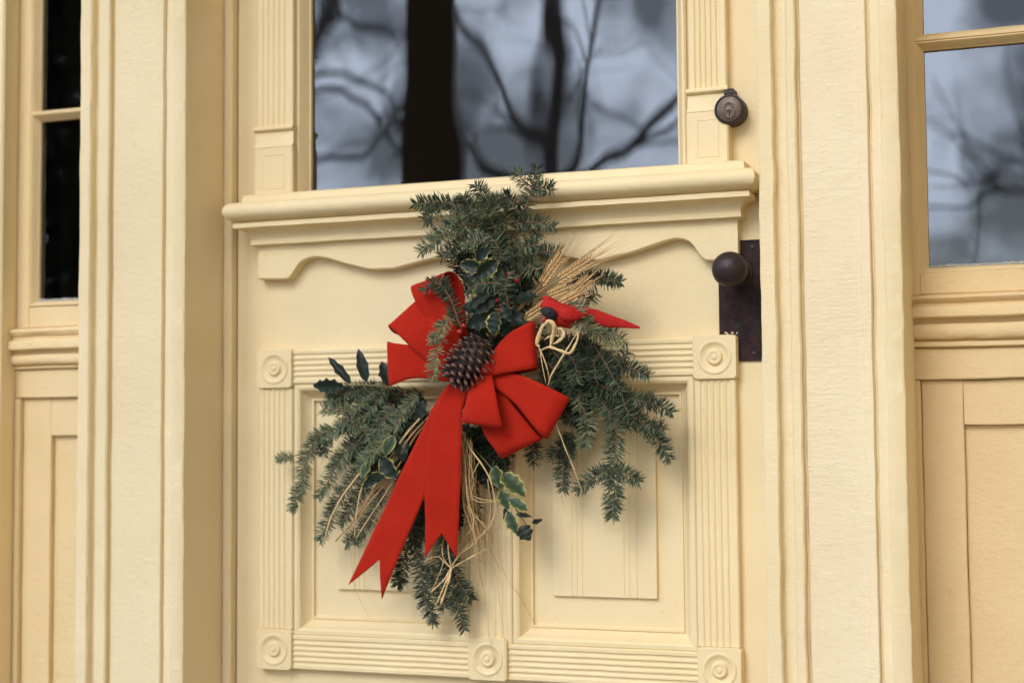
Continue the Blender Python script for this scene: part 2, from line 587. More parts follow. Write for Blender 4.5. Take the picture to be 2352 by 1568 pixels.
# ---------------------------------------------------------------- front door
dr = empty('front_door', (0, 0.02, -0.02))
tag(dr, 'cream panelled front door with a glazed top, scalloped ledge and carved rosette blocks', 'door')
DX0, DX1 = X(546, 900), 0.4915
TX0, TX1 = X(590, 850, -0.02), X(1692, 820, -0.02)         # outer edges of the applied trim
BX0, BX1 = X(671, 850, -0.02), X(1591, 820, -0.02)         # inner edges
ZR1, ZR0 = Z(1142, 786, -0.02), Z(1092, 882, -0.02)        # top rail of the lower panels
ZS1, ZS0 = Z(1098, 1463, -0.02), Z(633, 1537, -0.02)       # bottom rail
MX0, MX1 = X(1076, 1250, -0.018), X(1174, 1250, -0.018)    # mullion between the panels
GX0, GX1 = X(718, 200, 0.015), X(1565, 200, 0.015)
ZG0 = 1.115
box('stile', DX0, BX0 - 0.012, 0, 0.045, ZB + 0.005, ZT - 0.003, PAINT, dr, 0.0001, 0)
box('stile', BX1 + 0.012, DX1, 0, 0.045, ZB + 0.005, ZT - 0.003, PAINT, dr, 0.0001, 0)
box('lock_rail', BX0 - 0.012, BX1 + 0.012, 0.0, 0.045, ZR0 + 0.0205, 1.0995, PAINT, dr, 0.0001, 0)
box('panel_backing', BX0 - 0.0118, BX1 + 0.0118, 0.032, 0.044, ZS1 - 0.0120, ZR0 + 0.020, PAINT, dr, 0.0005, 0)
box('bottom_rail', BX0 - 0.0115, BX1 + 0.0115, 0.0, 0.045, ZB + 0.005, ZS1 - 0.0125, PAINT_H, dr)
box('glass_stile', BX0 - 0.0118, GX0 - 0.014, 0.0006, 0.045, 1.10, ZT - 0.003, PAINT, dr, 0.0003, 0)
box('glass_stile', GX1 + 0.010, BX1 + 0.0118, 0.0006, 0.045, 1.10, ZT - 0.003, PAINT, dr, 0.0003, 0)
box('top_rail', GX0 - 0.0135, GX1 + 0.0095, 0.0, 0.045, 1.95, ZT - 0.003, PAINT_H, dr)
pane = box('pane', GX0 - 0.013, GX1 + 0.009, 0.020, 0.024, 1.10, 1.96, GLASS, dr, 0.0005, 0)
pane['label'] = 'large door pane reflecting bare trees and a porch post'
frame('glazing_bead', GX0 - 0.022, GX1 + 0.014, ZG0 - 0.012, 1.965,
      [(0, 0.002), (0, -0.006), (0.003, -0.009), (0.007, -0.009), (0.010, -0.004), (0.014, 0.004), (0.018, 0.012), (0.020, 0.012), (0.0205, 0.0195)], PAINT, dr)

# pilaster strips flanking the glass
ZC1, ZC0 = Z(634, 291, -0.02), Z(634, 303, -0.02)
ZP0 = Z(634, 340, -0.02)
for (a0, a1, e) in ((X(593, 200, -0.018), X(675, 200, -0.018), 0), (X(1582, 150, -0.018), X(1669, 150, -0.018), 1)):
    ext_z('fluted_strip', flute_prof(a0, a1, -0.021, 0.002, 5, 0.009, 0.0028), ZC1 + 0.0005, 1.95, PAINT, dr, 0.0005)
    ext_x('strip_cap', [(0.002, ZC1), (-0.027, ZC1), (-0.030, ZC1 - 0.003), (-0.030, ZC0 + 0.003), (-0.025, ZC0), (0.002, ZC0)], a0 - 0.003, a1 + 0.003, PAINT_H, dr, 0.0004)
    ext_x('strip_neck', [(0.002, ZC0 - 0.0005), (-0.023, ZC0 - 0.0005), (-0.0235, ZP0 + 0.008), (-0.027, ZP0 + 0.003), (-0.028, ZP0), (0.002, ZP0)], a0 - 0.002, a1 + 0.002, PAINT_H, dr, 0.0004)
    pb = box('strip_base', a0 - 0.003, a1 + 0.003, -0.0285, 0.002, 1.118, ZP0 - 0.0008, PAINT, dr, 0.0025)
    frame('base_inset', a0 + 0.013, a1 - 0.013, 1.135, ZP0 - 0.013, [(0, -0.0283), (0.0, -0.0291), (0.002, -0.0294), (0.003, -0.0284), (0.012, -0.0284)], PAINT, pb, 0.0003, 6)

# ledge under the glass
AX0, AX1 = X(592, 600, -0.024), X(1694, 560, -0.024)
zt = Z(1695, 368, -0.045)
z1 = Z(1695, 387, -0.052)
z2 = Z(1695, 431, -0.075)
z3 = Z(1695, 439, -0.062)
z4 = Z(1695, 453, -0.062)
z5 = Z(1695, 500, -0.030)
LP = [(0.001, zt + 0.004), (0.030, zt + 0.003), (0.043, zt), (0.048, zt - 0.002), (0.050, z1 + 0.001), (0.053, z1)]
for k in range(1, 10):
    a = math.pi * k / 10
    LP.append((0.055 + 0.026 * math.sin(a) ** 0.8, z1 - 0.001 + (z2 - z1 + 0.001) * (1 - math.cos(a)) / 2))
LP += [(0.058, z2 - 0.001), (0.056, z3 + 0.001), (0.062, z3), (0.064, z3 - 0.002), (0.064, z4 + 0.001), (0.061, z4), (0.056, z4 - 0.001)]
for k in range(1, 7):
    a = math.pi / 2 * k / 6
    LP.append((0.056 - 0.021 * math.sin(a), z4 - 0.001 - (z4 - z5 - 0.010) * (1 - math.cos(a))))
LP += [(0.036, z5 + 0.008), (0.036, z5 + 0.001), (0.033, z5), (0.001, z5 - 0.001)]
vs = []
nseg = 44
ends = []
for (p, z) in LP:
    q = max(0, p - 0.024) * 0.72
    row = [(AX0 - q, 0.001, z), (AX0 - q, -p * 0.5, z)]
    xa, xb = AX0 - q, AX1 + q
    for i in range(nseg + 1):
        w_ = wob((xa + (xb - xa) * i / nseg, -p, z), 0.0007, 14)
        row.append((w_[0] if 0 < i < nseg else xa + (xb - xa) * i / nseg, w_[1], w_[2]))
    row += [(AX1 + q, -p * 0.5, z), (AX1 + q, 0.001, z)]
    vs += row
mesh('ledge', vs, grid_faces(len(LP), nseg + 5, flip=True), PAINT_H, dr, True, sharp=32)

# scalloped apron under the ledge
curve_l = [(592, 641), (628, 641), (660, 641), (668, 636), (680, 612), (697, 596), (722, 589), (750, 592), (790, 605), (850, 619), (903, 617), (955, 603), (1000, 592), (1030, 597), (1063, 617), (1095, 640), (1120, 650)]
curve_r = [(1150, 648), (1180, 628), (1210, 602), (1240, 587), (1270, 584), (1293, 588), (1334, 596), (1375, 598), (1449, 580), (1519, 556), (1552, 547), (1578, 551), (1594, 563), (1603, 580), (1612, 596), (1630, 599), (1660, 597), (1694, 594)]
yA = -0.022
pl = [at(p, q, yA) for (p, q) in curve_l + curve_r]
xs = [AX0 + (AX1 - AX0) * i / 260 for i in range(261)]
bot = []
for x in xs:
    for k in range(len(pl) - 1):
        if pl[k].x <= x <= pl[k + 1].x or k == len(pl) - 2:
            a, b = pl[k], pl[k + 1]
            u = min(1, max(0, (x - a.x) / (b.x - a.x)))
            bot.append(a.z + (b.z - a.z) * u)
            break
bot = [sum(bot[max(0, i - 2):i + 3]) / len(bot[max(0, i - 2):i + 3]) for i in range(len(bot))]
zl = z5 + 0.006
vs = []
for x, zb in zip(xs, bot):
    w_ = wob((x, yA, zb), 0.0004)
    vs += [(x, 0.001, zl), (x, yA, zl), (x, yA, w_[2] + 0.002), (x, yA + 0.002, w_[2]), (x, 0.001, w_[2] - 0.001)]
fs = grid_faces(len(xs), 5, flip=True)
n5 = len(xs) * 5
fs += [(0, 1, 2, 3, 4), (n5 - 1, n5 - 2, n5 - 3, n5 - 4, n5 - 5)]
mesh('scalloped_apron', vs, fs, PAINT_H, dr, True, sharp=35)

# lower panels: fluted strips, rosette blocks, mouldings, raised boards
for (a0, a1) in ((TX0 + 0.003, BX0 - 0.001), (BX1 + 0.001, TX1 - 0.003)):
    ext_z('fluted_strip', flute_prof(a0, a1, -0.017, 0.002, 5, 0.008, 0.0026), ZS1 + 0.0005, ZR0 - 0.0005, PAINT, dr, 0.0005)
ext_z('fluted_strip', flute_prof(MX0, MX1, -0.0165, 0.020, 5, 0.008, 0.0026), ZS1 - 0.012, ZR0 + 0.006, PAINT, dr, 0.0005)


def rail(z0, z1, x0, x1):
    pr = [(y, z) for (z, y) in reversed(flute_prof(z0, z1, -0.017, 0.002, 5, 0.006, 0.0026))]
    ext_x('fluted_rail', pr, x0, x1, PAINT_H, dr, 0.0005)


rail(ZR0 + 0.007, ZR1 - 0.002, BX0 + 0.0005, BX1 - 0.0005)
mc = X(1120, 1510, -0.02)
rail(ZS0 + 0.002, ZS1 - 0.009, BX0 + 0.0005, mc - 0.0365)
rail(ZS0 + 0.002, ZS1 - 0.009, mc + 0.0365, BX1 - 0.0005)
ROS = [(0.0285, 0.0), (0.028, 0.0008), (0.0265, 0.0016), (0.0245, 0.0014), (0.0225, 0.0), (0.019, -0.0026), (0.0145, -0.0034), (0.0125, -0.001), (0.0115, 0.0015), (0.009, 0.0022), (0.0065, 0.0008), (0.005, 0.0008), (0.004, 0.0024), (0.002, 0.003), (0.0, 0.0032)]
for (x0, x1, z0, z1_) in ((TX0, BX0, ZR0, ZR1), (BX1, TX1, ZR0, ZR1 + 0.001), (TX0, BX0, ZS0, ZS1), (BX1, TX1, ZS0, ZS1), (mc - 0.036, mc + 0.036, ZS0, ZS1)):
    cx, cz = (x0 + x1) / 2, (z0 + z1_) / 2
    # block with a round hollow: square outside, circle inside
    n = 48
    vs = []
    for i in range(n):
        a = 2 * math.pi * (i + 0.5) / n
        ca, sa = math.cos(a), math.sin(a)
        k = 1 / max(abs(ca), abs(sa))
        hx, hz = (x1 - x0) / 2, (z1_ - z0) / 2
        for (s, y) in ((1, 0.002), (1, -0.0195), (0.965, -0.022)):
            vs.append(wob((cx + ca * k * hx * s, y, cz + sa * k * hz * s), 0.0004, 30))
        vs.append((cx + ca * 0.0285, -0.022, cz + sa * 0.0285))
    b = mesh('rosette_block', vs, grid_faces(n, 4, close_r=True), PAINT, dr, True, sharp=35)
    lathe('rosette', (cx, -0.022, cz), ROS, PAINT, b, 40, 0.0003)

BOL = [(0, 0.02), (0, -0.011), (0.003, -0.014), (0.009, -0.0145), (0.013, -0.012), (0.016, -0.004), (0.021, 0.004), (0.027, 0.009), (0.0285, 0.006), (0.031, 0.006), (0.032, 0.012), (0.034, 0.0135)]
for (x0, x1, rx0, rx1) in ((BX0 + 0.0005, MX0 - 0.0005, X(776, 1340, 0.01), X(995, 1340, 0.01)), (MX1 + 0.0005, BX1 - 0.0005, X(1271, 1340, 0.01), X(1511, 1340, 0.01))):
    frame('panel_moulding', x0 - 0.0015, x1 + 0.0015, ZS1 - 0.0105, ZR0 + 0.0085, BOL, PAINT, dr)
    fld = box('panel', x0 + 0.02, x1 - 0.02, 0.0130, 0.03, ZS1 + 0.004, ZR0 - 0.006, PAINT, dr, 0.0005)
    gp = [(rx0, 0.0135), (rx0, 0.0065), (rx0 + 0.0012, 0.0055)]
    w = rx1 - rx0
    for u in (0.20, 0.25, 0.30, 0.70, 0.75, 0.82):
        for (du, d) in ((-0.010, 0), (-0.004, 0.0012), (0.004, 0.0012), (0.010, 0)):
            gp.append((rx0 + w * (u + du), 0.0055 + d))
    gp += [(rx1 - 0.0012, 0.0055), (rx1, 0.0065), (rx1, 0.0135)]
    zb_ = Z(1390, 1370, 0.008)
    ext_z('raised_board', gp, zb_, ZR0 - 0.055, PAINT, fld, 0.0004)

# ---------------------------------------------------------------- lock hardware
c = at(1675, 251, -0.030)
lk = lathe('deadbolt', (c.x, 0.0, c.z), [(0.025, 0.001), (0.025, 0.029), (0.0240, 0.0315), (0.022, 0.032), (0.021, 0.0305), (0.0, 0.0305)], BRONZE, dr, 40, 0.0003)
lathe('lock_face', (c.x, -0.0304, c.z), [(0.0205, 0.0), (0.0205, 0.0012), (0.0195, 0.002), (0.0, 0.002)], LOCKFACE, lk, 36)
lathe('key_boss', (c.x - 0.0005, -0.0324, c.z + 0.004), [(0.008, 0), (0.008, 0.0012), (0.0065, 0.0018), (0.0055, 0.001), (0, 0.001)], LOCKFACE, lk, 24)
lathe('key_boss', (c.x + 0.001, -0.0325, c.z - 0.008), [(0.0088, 0), (0.0088, 0.0014), (0.007, 0.002), (0.006, 0.0012), (0, 0.0012)], LOCKFACE, lk, 24)
box('key_slot', c.x + 0.0000, c.x + 0.0022, -0.0345, -0.0323, c.z - 0.0125, c.z - 0.0040, BLACK, lk, 0.0003, 0)
box('lock_tab', c.x - 0.008, c.x + 0.007, -0.031, 0.001, c.z + 0.0235, c.z + 0.034, BRONZE, lk, 0.002, 0.0003)

px0, px1 = X(1651, 700, -0.003), 0.4900
pz1, pz0 = Z(1720, 551, -0.003), Z(1720, 829, -0.003)
lp = box('lock_plate', px0, px1, -0.0035, 0.001, pz0, pz1, IRON, dr, 0.001, 0.0003)
kx, kz = X(1696, 753, -0.004), Z(1696, 753, -0.004)
lathe('keyhole', (kx, -0.0036, kz + 0.003), [(0.0042, 0), (0.0042, 0.0004), (0, 0.0004)], BLACK, lp, 18)
box('keyhole_slot', kx - 0.0018, kx + 0.0018, -0.0040, -0.003, kz - 0.012, kz, BLACK, lp, 0.0003, 0)
for k in range(6):   # flecks of cream paint on the plate above the block
    fx, fz = px0 + 0.004 + rnd.random() * 0.03, ZR1 + 0.003 + rnd.random() * 0.004
    r = 0.0006 + rnd.random() * 0.001
    mesh('paint_fleck', [(fx + 1.8 * r * math.cos(a) * rnd.uniform(0.6, 1.3), -0.0037, fz + r * math.sin(a) * rnd.uniform(0.6, 1.3)) for a in (0, 1, 2.1, 3.1, 4.2, 5.2)] + [(fx, -0.0034, fz)],
         [(0, 1, 2, 3, 4, 5), (0, 6, 1), (1, 6, 2), (2, 6, 3), (3, 6, 4), (4, 6, 5), (5, 6, 0)], PAINT, lp)
kc = at(1673, 617, -0.075)
kp = [(0.021, 0.002), (0.021, 0.006), (0.018, 0.010), (0.011, 0.012), (0.0095, 0.016), (0.0095, 0.032), (0.012, 0.036)]
for k in range(1, 13):
    a = math.pi * (k + 0.5) / 13
    kp.append((0.0285 * math.sin(a) if k < 12 else 0.0, 0.062 - 0.0265 * math.cos(a)))
kb = lathe('door_knob', (kc.x, -0.003, kc.z), kp, BRONZE, dr, 40)
lathe('knob_rose', (kc.x, -0.0036, kc.z), [(0.024, 0), (0.024, 0.0015), (0.022, 0.003), (0.0, 0.003)], BRONZE, kb, 32)
for sz in (pz1 - 0.012, pz0 + 0.012):
    lathe('screw', ((px0 + px1) / 2 + 0.02, -0.0036, sz), [(0.0034, 0), (0.0034, 0.0006), (0.002, 0.0012), (0, 0.0012)], BRONZE, lp, 14)
kb['label'] = 'round dark bronze knob on the tall lock plate'

# ---------------------------------------------------------------- sidelights
def sidelight(x0, x1, gx0, gx1, ix, zs, label, panelabel):
    t = empty('sidelight_window', ((x0 + x1) / 2, 0.02, -0.02))
    tag(t, label, 'window', 'sidelights flanking the door')
    zg, zr1, zr0, zb1, zn1, zn0, zt1, zt0, zo, zln, zin, zm1, zm0 = zs
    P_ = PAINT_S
    box('sash_stile', x0, gx0 - 0.012, 0.0, 0.04, zr0, 2.15, P_, t, 0.002, 0.0008)
    box('sash_stile', gx1 + 0.012, x1, 0.0, 0.04, zr0, 2.15, P_, t, 0.002, 0.0008)
    box('sash_rail', gx0 - 0.0118, gx1 + 0.0118, 0.0005, 0.04, zr0, zr1 - 0.006, P_, t, 0.002, 0.0008)
    mid = (zm0 + zm1) / 2
    for (za, zb2) in ((zg, zm0), (zm1, 1.70), (1.72, 2.13)):
        frame('sash_bead', gx0 - 0.0125, gx1 + 0.0125, za - 0.0125, zb2 + 0.006, [(0, 0.02), (0, 0.002), (0.002, 0.001), (0.005, 0.004), (0.009, 0.012), (0.0125, 0.0155), (0.0125, 0.0215)], P_, t, 0.0005, 10)
        p = box('pane', gx0 - 0.004, gx1 + 0.004, 0.022, 0.025, za - 0.004, zb2 + 0.004, GLASS, t, 0.0004, 0)
    ext_x('muntin', [(0.03, zm1 - 0.001), (0.012, zm1 - 0.001), (0.003, mid + 0.004), (0.0, mid + 0.002), (0.0, mid - 0.003), (0.004, mid - 0.005), (0.014, zm0 + 0.001), (0.03, zm0 + 0.001)], gx0 - 0.011, gx1 + 0.011, P_, t, 0.0005)
    # uneven glazing putty along the foot of the lower pane
    n = 60
    vs = []
    for i in range(n):
        x = gx0 + (gx1 - gx0) * i / (n - 1)
        h = 0.0025 + 0.005 * max(0, noise.noise(Vector((x * 90, 3.3, x0 * 7)))) + 0.001 * noise.noise(Vector((x * 300, 1, 1)))
        vs += [(x, 0.012, zg - 0.002), (x, 0.0155, zg + h * 0.5), (x, 0.0215, zg + h)]
    mesh('putty_line', vs, grid_faces(n, 3, flip=True), PUTTY, t, True)
    # stool, bed mould and rail below the sash
    pr = [(0.02, zr0 - 0.0005), (-0.010, zr0 - 0.001), (-0.018, zr0 - 0.004), (-0.021, (zr0 + zb1) / 2), (-0.017, zb1 + 0.002), (-0.012, zb1), (-0.012, zn1 + 0.001), (-0.022, zn1), (-0.024, zn1 - 0.003),
          (-0.024, zn0 + 0.002), (-0.022, zn0), (-0.008, zn0 - 0.001), (-0.007, zt1 + 0.001)]
    for k in range(0, 9):
        a = math.pi * k / 8
        pr.append((-0.007 - 0.009 * math.sin(a) ** 0.7, zt1 + (zt0 - zt1) * (1 - math.cos(a)) / 2))
    pr += [(-0.003, zt0 - 0.002), (-0.008, zt0 - 0.004), (-0.008, zo + 0.002), (-0.004, zo), (0.02, zo - 0.0003)]
    ext_x('sill_moulding', pr, x0, x1, P_, t, 0.0012, 0.012)
    box('apron_rail', x0, x1, 0.0, 0.04, zln, zo - 0.0008, P_, t, 0.002, 0.0010)
    box('panel_stile', x0, x0 + 0.012, -0.002, 0.04, -0.01, zln - 0.0008, P_, t, 0.002, 0.0010)
    box('panel_margin', x0 + 0.0125, ix, 0.010, 0.035, -0.01, zln - 0.001, P_, t, 0.0015, 0.0012)
    box('panel_margin', x1 - 0.055, x1, 0.010, 0.035, -0.01, zln - 0.001, P_, t, 0.0015, 0.0012)
    box('panel_margin', ix + 0.0003, x1 - 0.0553, 0.0102, 0.035, zin, zln - 0.001, P_, t, 0.0015, 0.0014)
    box('panel', ix + 0.0003, x1 - 0.0553, 0.0215, 0.035, -0.01, zin - 0.0005, P_, t, 0.0004, 0.0008)
    return t


zsR = (0.9444, 0.9391, 0.8989, 0.8849, 0.8783, 0.8609, 0.853, 0.8281, 0.8159, 0.7659, 0.6952, 1.3146, 1.2940)
zsL = (0.9559, 0.9477, 0.9017, 0.8848, 0.8755, 0.858, 0.8493, 0.8291, 0.821, 0.7649, 0.6917, 1.3316, 1.3166)
sl_r = sidelight(0.7215, SRO - 0.001, X(3312 / 1.55, 700, 0.02), 0.99, X(3435 / 1.55, 1050, 0.004), zsR,
                 'narrow sidelight with pane reflecting pale sky, right of the moulded casing beside the knob', '')
sl_l = sidelight(SLO + 0.001, -0.71, X(148 / 1.55, 500, 0.02), -0.745, X(173 / 1.55, 1100, 0.004), zsL,
                 'narrow sidelight with nearly black panes, left of the deep shaded reveal', '')
for (lx0, lx1) in ((SLO, SLO + 0.003), (SRO - 0.003, SRO)):  # dark sheets added over the pale sides seen through the panes
    box('added_dark_sheet', lx0, lx1, 0.041, 0.31, -0.02, 2.2, INTERIOR, df, 0.0003, 0)
for (lx0, lx1) in ((XL0 - 0.003, XL0), (XR1, XR1 + 0.003)):  # the same added dark sheets on the casing side
    box('added_dark_sheet', lx0, lx1, 0.041, 0.31, -0.02, 2.2, INTERIOR, df, 0.0003, 0)
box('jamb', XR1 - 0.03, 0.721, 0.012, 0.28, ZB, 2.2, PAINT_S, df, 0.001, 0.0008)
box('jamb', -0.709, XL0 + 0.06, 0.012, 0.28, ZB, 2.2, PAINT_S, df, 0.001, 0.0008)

# ---------------------------------------------------------------- swag on the door
sw = empty('door_swag', at(1100, 900, -0.03))
tag(sw, 'evergreen swag of fir, variegated holly, wheat and raffia hanging on the door', 'door swag')
lpx = lambda px: px * 2.5 / 3500


def needle_geo(V, F, T, base, d, up, L, w, curl, tone):
    """one flat tapering needle; up is its upper side"""
    s = d.cross(up)
    if s.length < 1e-6:
        return
    s.normalize()
    u = s.cross(d).normalized()
    o = len(V)
    prof = ((0.0, 0.55), (0.3, 1.0), (0.75, 0.9), (1.0, 0.25))
    for (t, k) in prof:
        c = base + d * (L * t) + u * (curl * L * t * t)
        V.append(c - s * (w * k / 2))
        V.append(c + s * (w * k / 2))
        T.extend((tone, tone))
    for i in range(3):
        a = o + 2 * i
        F.append((a, a + 1, a + 3, a + 2))


def fir(path, L=0.019, dens=1500, tone=0.45, tvar=0.35, stem_r=0.0016, bare=0.0, spread=1.0, flat=0.55, up=None, tip=True, wid=0.0016):
    """fir twig along measured points (px, py, depth)"""
    ctrl = [at(*p) for p in path]
    length = sum((ctrl[i + 1] - ctrl[i]).length for i in range(len(ctrl) - 1))
    n = max(6, int(length / 0.006))
    pts = crom(ctrl, n) if len(ctrl) > 2 else [ctrl[0].lerp(ctrl[1], i / (n - 1)) for i in range(n)]
    sd_ = rnd.random() * 100
    pts = [p + noise.noise_vector(p * 22 + Vector((sd_, 0, 0))) * 0.0034 for p in pts]
    vs, fs = tube_geo(pts, [stem_r * (1 - 0.6 * i / (n - 1)) for i in range(n)], 5)
    br = mesh('fir_branch', vs, fs, STEM, sw, True)
    V, F, T = [], [], []
    nn = int(length * dens * 1.25)
    U0 = up or Vector((rnd.uniform(-0.35, 0.35), -1, rnd.uniform(0.0, 0.5)))
    for k in range(nn):
        t = bare + (1 - bare) * (k + rnd.random()) / nn
        u = t * (n - 1)
        i = min(int(u), n - 2)
        p = pts[i].lerp(pts[i + 1], u - i)
        d = (pts[i + 1] - pts[i]).normalized()
        side = d.cross(U0).normalized()
        upv = side.cross(d).normalized()
        ang = rnd.choice((-1, 1)) * rnd.gauss(1.25, 0.45)          # round the twig, mostly to the sides
        rad = side * math.sin(ang) + upv * math.cos(ang) * flat
        rad.normalize()
        fw = rnd.uniform(0.05, 0.75) + 0.6 * max(0, t - 0.85) / 0.15
        nd = (d * fw + rad * spread).normalized()
        nd = (nd + Vector((rnd.gauss(0, 0.2), rnd.gauss(0, 0.2), rnd.gauss(0, 0.2)))).normalized()
        ll = L * rnd.uniform(0.6, 1.15) * (0.7 + 0.3 * min(1, (1 - t) * 6)) * (0.75 + 0.25 * min(1, t * 8))
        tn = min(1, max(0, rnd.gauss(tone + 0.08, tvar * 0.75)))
        nup = (upv + rad * 0.4 + Vector((rnd.gauss(0, 0.25), rnd.gauss(0, 0.25), rnd.gauss(0, 0.25)))).normalized()
        needle_geo(V, F, T, p, nd, nup, ll, wid * rnd.uniform(0.8, 1.15), rnd.uniform(-0.05, 0.28), tn)
    if V:
        nd_o = mesh('needles', V, F, NEEDLE, br, False, ('tone', T))
        nd_o['kind'] = 'stuff'
    return br


def spray(path, n_side, L_side, **kw):
    """a twig with side twigs leaving it in pairs"""
    fir(path, **kw)
    ctrl = [Vector((p[0], p[1], p[2] * 1000)) for p in path]
    pts = crom(ctrl, 40) if len(ctrl) > 2 else [ctrl[0].lerp(ctrl[1], i / 39) for i in range(40)]
    for k in range(n_side):
        t = 0.15 + 0.65 * (k + rnd.random() * 0.6) / max(1, n_side)
        i = int(t * 38)
        p, d = pts[i], (pts[i + 1] - pts[i])
        a = math.atan2(d.y, d.x) + (1 if k % 2 else -1) * rnd.uniform(0.6, 1.0)
        l = L_side * rnd.uniform(0.6, 1.1) * (1 - 0.45 * t)
        q = (p.x + l * math.cos(a), p.y + l * math.sin(a) + 0.08 * l, p.z / 1000 + rnd.uniform(-0.015, 0.012))
        fir([(p.x, p.y, p.z / 1000), ((p.x + q[0]) / 2 + rnd.uniform(-4, 4), (p.y + q[1]) / 2, (p.z / 1000 + q[2]) / 2), q], **kw)


# crown of the swag, standing up in front of the ledge
fir([(1184, 640, -.075), (1187, 560, -.085), (1191, 503, -.10), (1208, 477, -.105), (1224, 427, -.11), (1233, 386, -.112)], dens=1150, stem_r=.0022, tone=.42)
fir([(1224, 432, -.11), (1246, 432, -.115), (1268, 440, -.118)], dens=1900, tone=.4)
fir([(1214, 425, -.11), (1196, 404, -.108), (1184, 393, -.106)], dens=1100, tone=.5)
fir([(1240, 455, -.108), (1240, 440, -.11)], dens=900, tone=.4)
fir([(1188, 514, -.10), (1230, 508, -.105), (1274, 520, -.108)], dens=2000, tone=.36)
fir([(1196, 500, -.10), (1180, 470, -.11), (1160, 444, -.112)], dens=1700, tone=.35)
fir([(1200, 600, -.08), (1224, 553, -.09), (1237, 536, -.095)], dens=1500, tone=.42)
fir([(1160, 600, -.085), (1220, 585, -.095), (1284, 578, -.1)], dens=2000, tone=.34, L=.021)
fir([(1150, 545, -.09), (1109, 503, -.105), (1082, 478, -.11), (1066, 448, -.115)], dens=1500, tone=.4)
fir([(1130, 500, -.10), (1118, 462, -.112), (1092, 423, -.118)], dens=2000, tone=.33)
fir([(1125, 470, -.105), (1150, 455, -.11), (1172, 452, -.11)], dens=1700, tone=.35)
fir([(1075, 490, -.10), (1037, 470, -.112), (990, 466, -.118), (951, 468, -.122)], dens=2100, tone=.3)
fir([(1005, 470, -.115), (990, 492, -.118), (974, 506, -.12)], dens=1900, tone=.42)
fir([(1120, 520, -.095), (1060, 520, -.11), (1010, 545, -.118), (966, 578, -.12)], L=.024, dens=1900, tone=.62, tvar=.5)
fir([(1110, 500, -.10), (1060, 492, -.11), (1022, 512, -.118)], L=.022, dens=1700, tone=.6)
fir([(1090, 545, -.095), (1050, 560, -.105), (1010, 590, -.11)], L=.020, dens=2000, tone=.4)
fir([(1150, 560, -.09), (1130, 510, -.11), (1108, 470, -.12)], L=.022, dens=1900, tone=.55)
fir([(1160, 540, -.09), (1165, 500, -.105), (1150, 465, -.11)], L=.02, dens=1700, tone=.45)
fir([(1170, 600, -.09), (1200, 570, -.11), (1230, 560, -.12)], L=.022, dens=1800, tone=.55)
fir([(1190, 640, -.09), (1215, 610, -.11), (1236, 625, -.115)], L=.022, dens=1700, tone=.62)
fir([(1080, 670, -.06), (1075, 650, -.07), (1085, 625, -.08)], dens=1500, tone=.35)
for k in range(10):
    a, r = rnd.uniform(-2.9, -0.2), rnd.uniform(40, 95)
    ox, oy = rnd.uniform(1110, 1190), rnd.uniform(560, 620)
    fir([(ox, oy, -.055), (ox + r * .5 * math.cos(a), oy + r * .5 * math.sin(a), -.07), (ox + r * math.cos(a), oy + r * .9 * math.sin(a), -.08)], dens=1900, tone=.3)

fir([(1120, 560, -.145), (1092, 552, -.15), (1062, 566, -.15)], dens=1100, tone=.6, L=.017)
fir([(1150, 600, -.142), (1146, 570, -.148), (1120, 538, -.15)], dens=1200, tone=.5, L=.018)
fir([(1160, 660, -.14), (1120, 650, -.148), (1076, 664, -.146)], dens=1000, tone=.4, L=.017)
fir([(1170, 700, -.135), (1160, 660, -.145), (1172, 620, -.148)], dens=1100, tone=.42, L=.018)

# sprays to the knob side
fir([(1240, 690, -.06), (1321, 644, -.085), (1375, 640, -.095), (1424, 646, -.098)], dens=2100, tone=.38, bare=.3)
fir([(1330, 660, -.08), (1352, 690, -.085), (1372, 672, -.09)], dens=1000, tone=.6)
fir([(1312, 690, -.13), (1322, 716, -.135), (1340, 742, -.13), (1375, 768, -.115), (1434, 793, -.10)], dens=1400, tone=.72, L=.021)
fir([(1378, 770, -.11), (1400, 765, -.105), (1432, 778, -.10)], dens=1000, tone=.65)
spray([(1290, 780, -.07), (1340, 815, -.085), (1389, 838, -.09), (1440, 842, -.095), (1489, 860, -.095)], 3, 60, dens=1800, tone=.34)
spray([(1330, 860, -.075), (1400, 895, -.085), (1450, 915, -.085), (1500, 930, -.085), (1546, 946, -.085)], 3, 55, dens=1900, tone=.36)
spray([(1370, 890, -.075), (1430, 930, -.08), (1470, 965, -.08), (1505, 1005, -.078), (1539, 1056, -.075)], 3, 50, dens=1900, tone=.38)
fir([(1360, 890, -.07), (1400, 950, -.075), (1416, 1000, -.075), (1410, 1082, -.072), (1409, 1140, -.07), (1407, 1188, -.068)], dens=2000, tone=.52, L=.022)
fir([(1410, 1076, -.072), (1440, 1085, -.072), (1466, 1105, -.07)], dens=2100, tone=.48)
fir([(1411, 1075, -.072), (1370, 1095, -.07), (1328, 1126, -.068)], dens=2100, tone=.42)
fir([(1320, 900, -.085), (1345, 952, -.09), (1348, 990, -.09), (1342, 1026, -.088)], dens=1500, tone=.66)
fir([(1320, 1000, -.06), (1300, 1020, -.06), (1268, 1052, -.058)], dens=1900, tone=.25)
fir([(1310, 1010, -.055), (1296, 1060, -.055), (1291, 1126, -.053)], dens=2000, tone=.25)
fir([(1215, 985, -.05), (1226, 1020, -.05), (1228, 1062, -.05)], dens=1700, tone=.2)
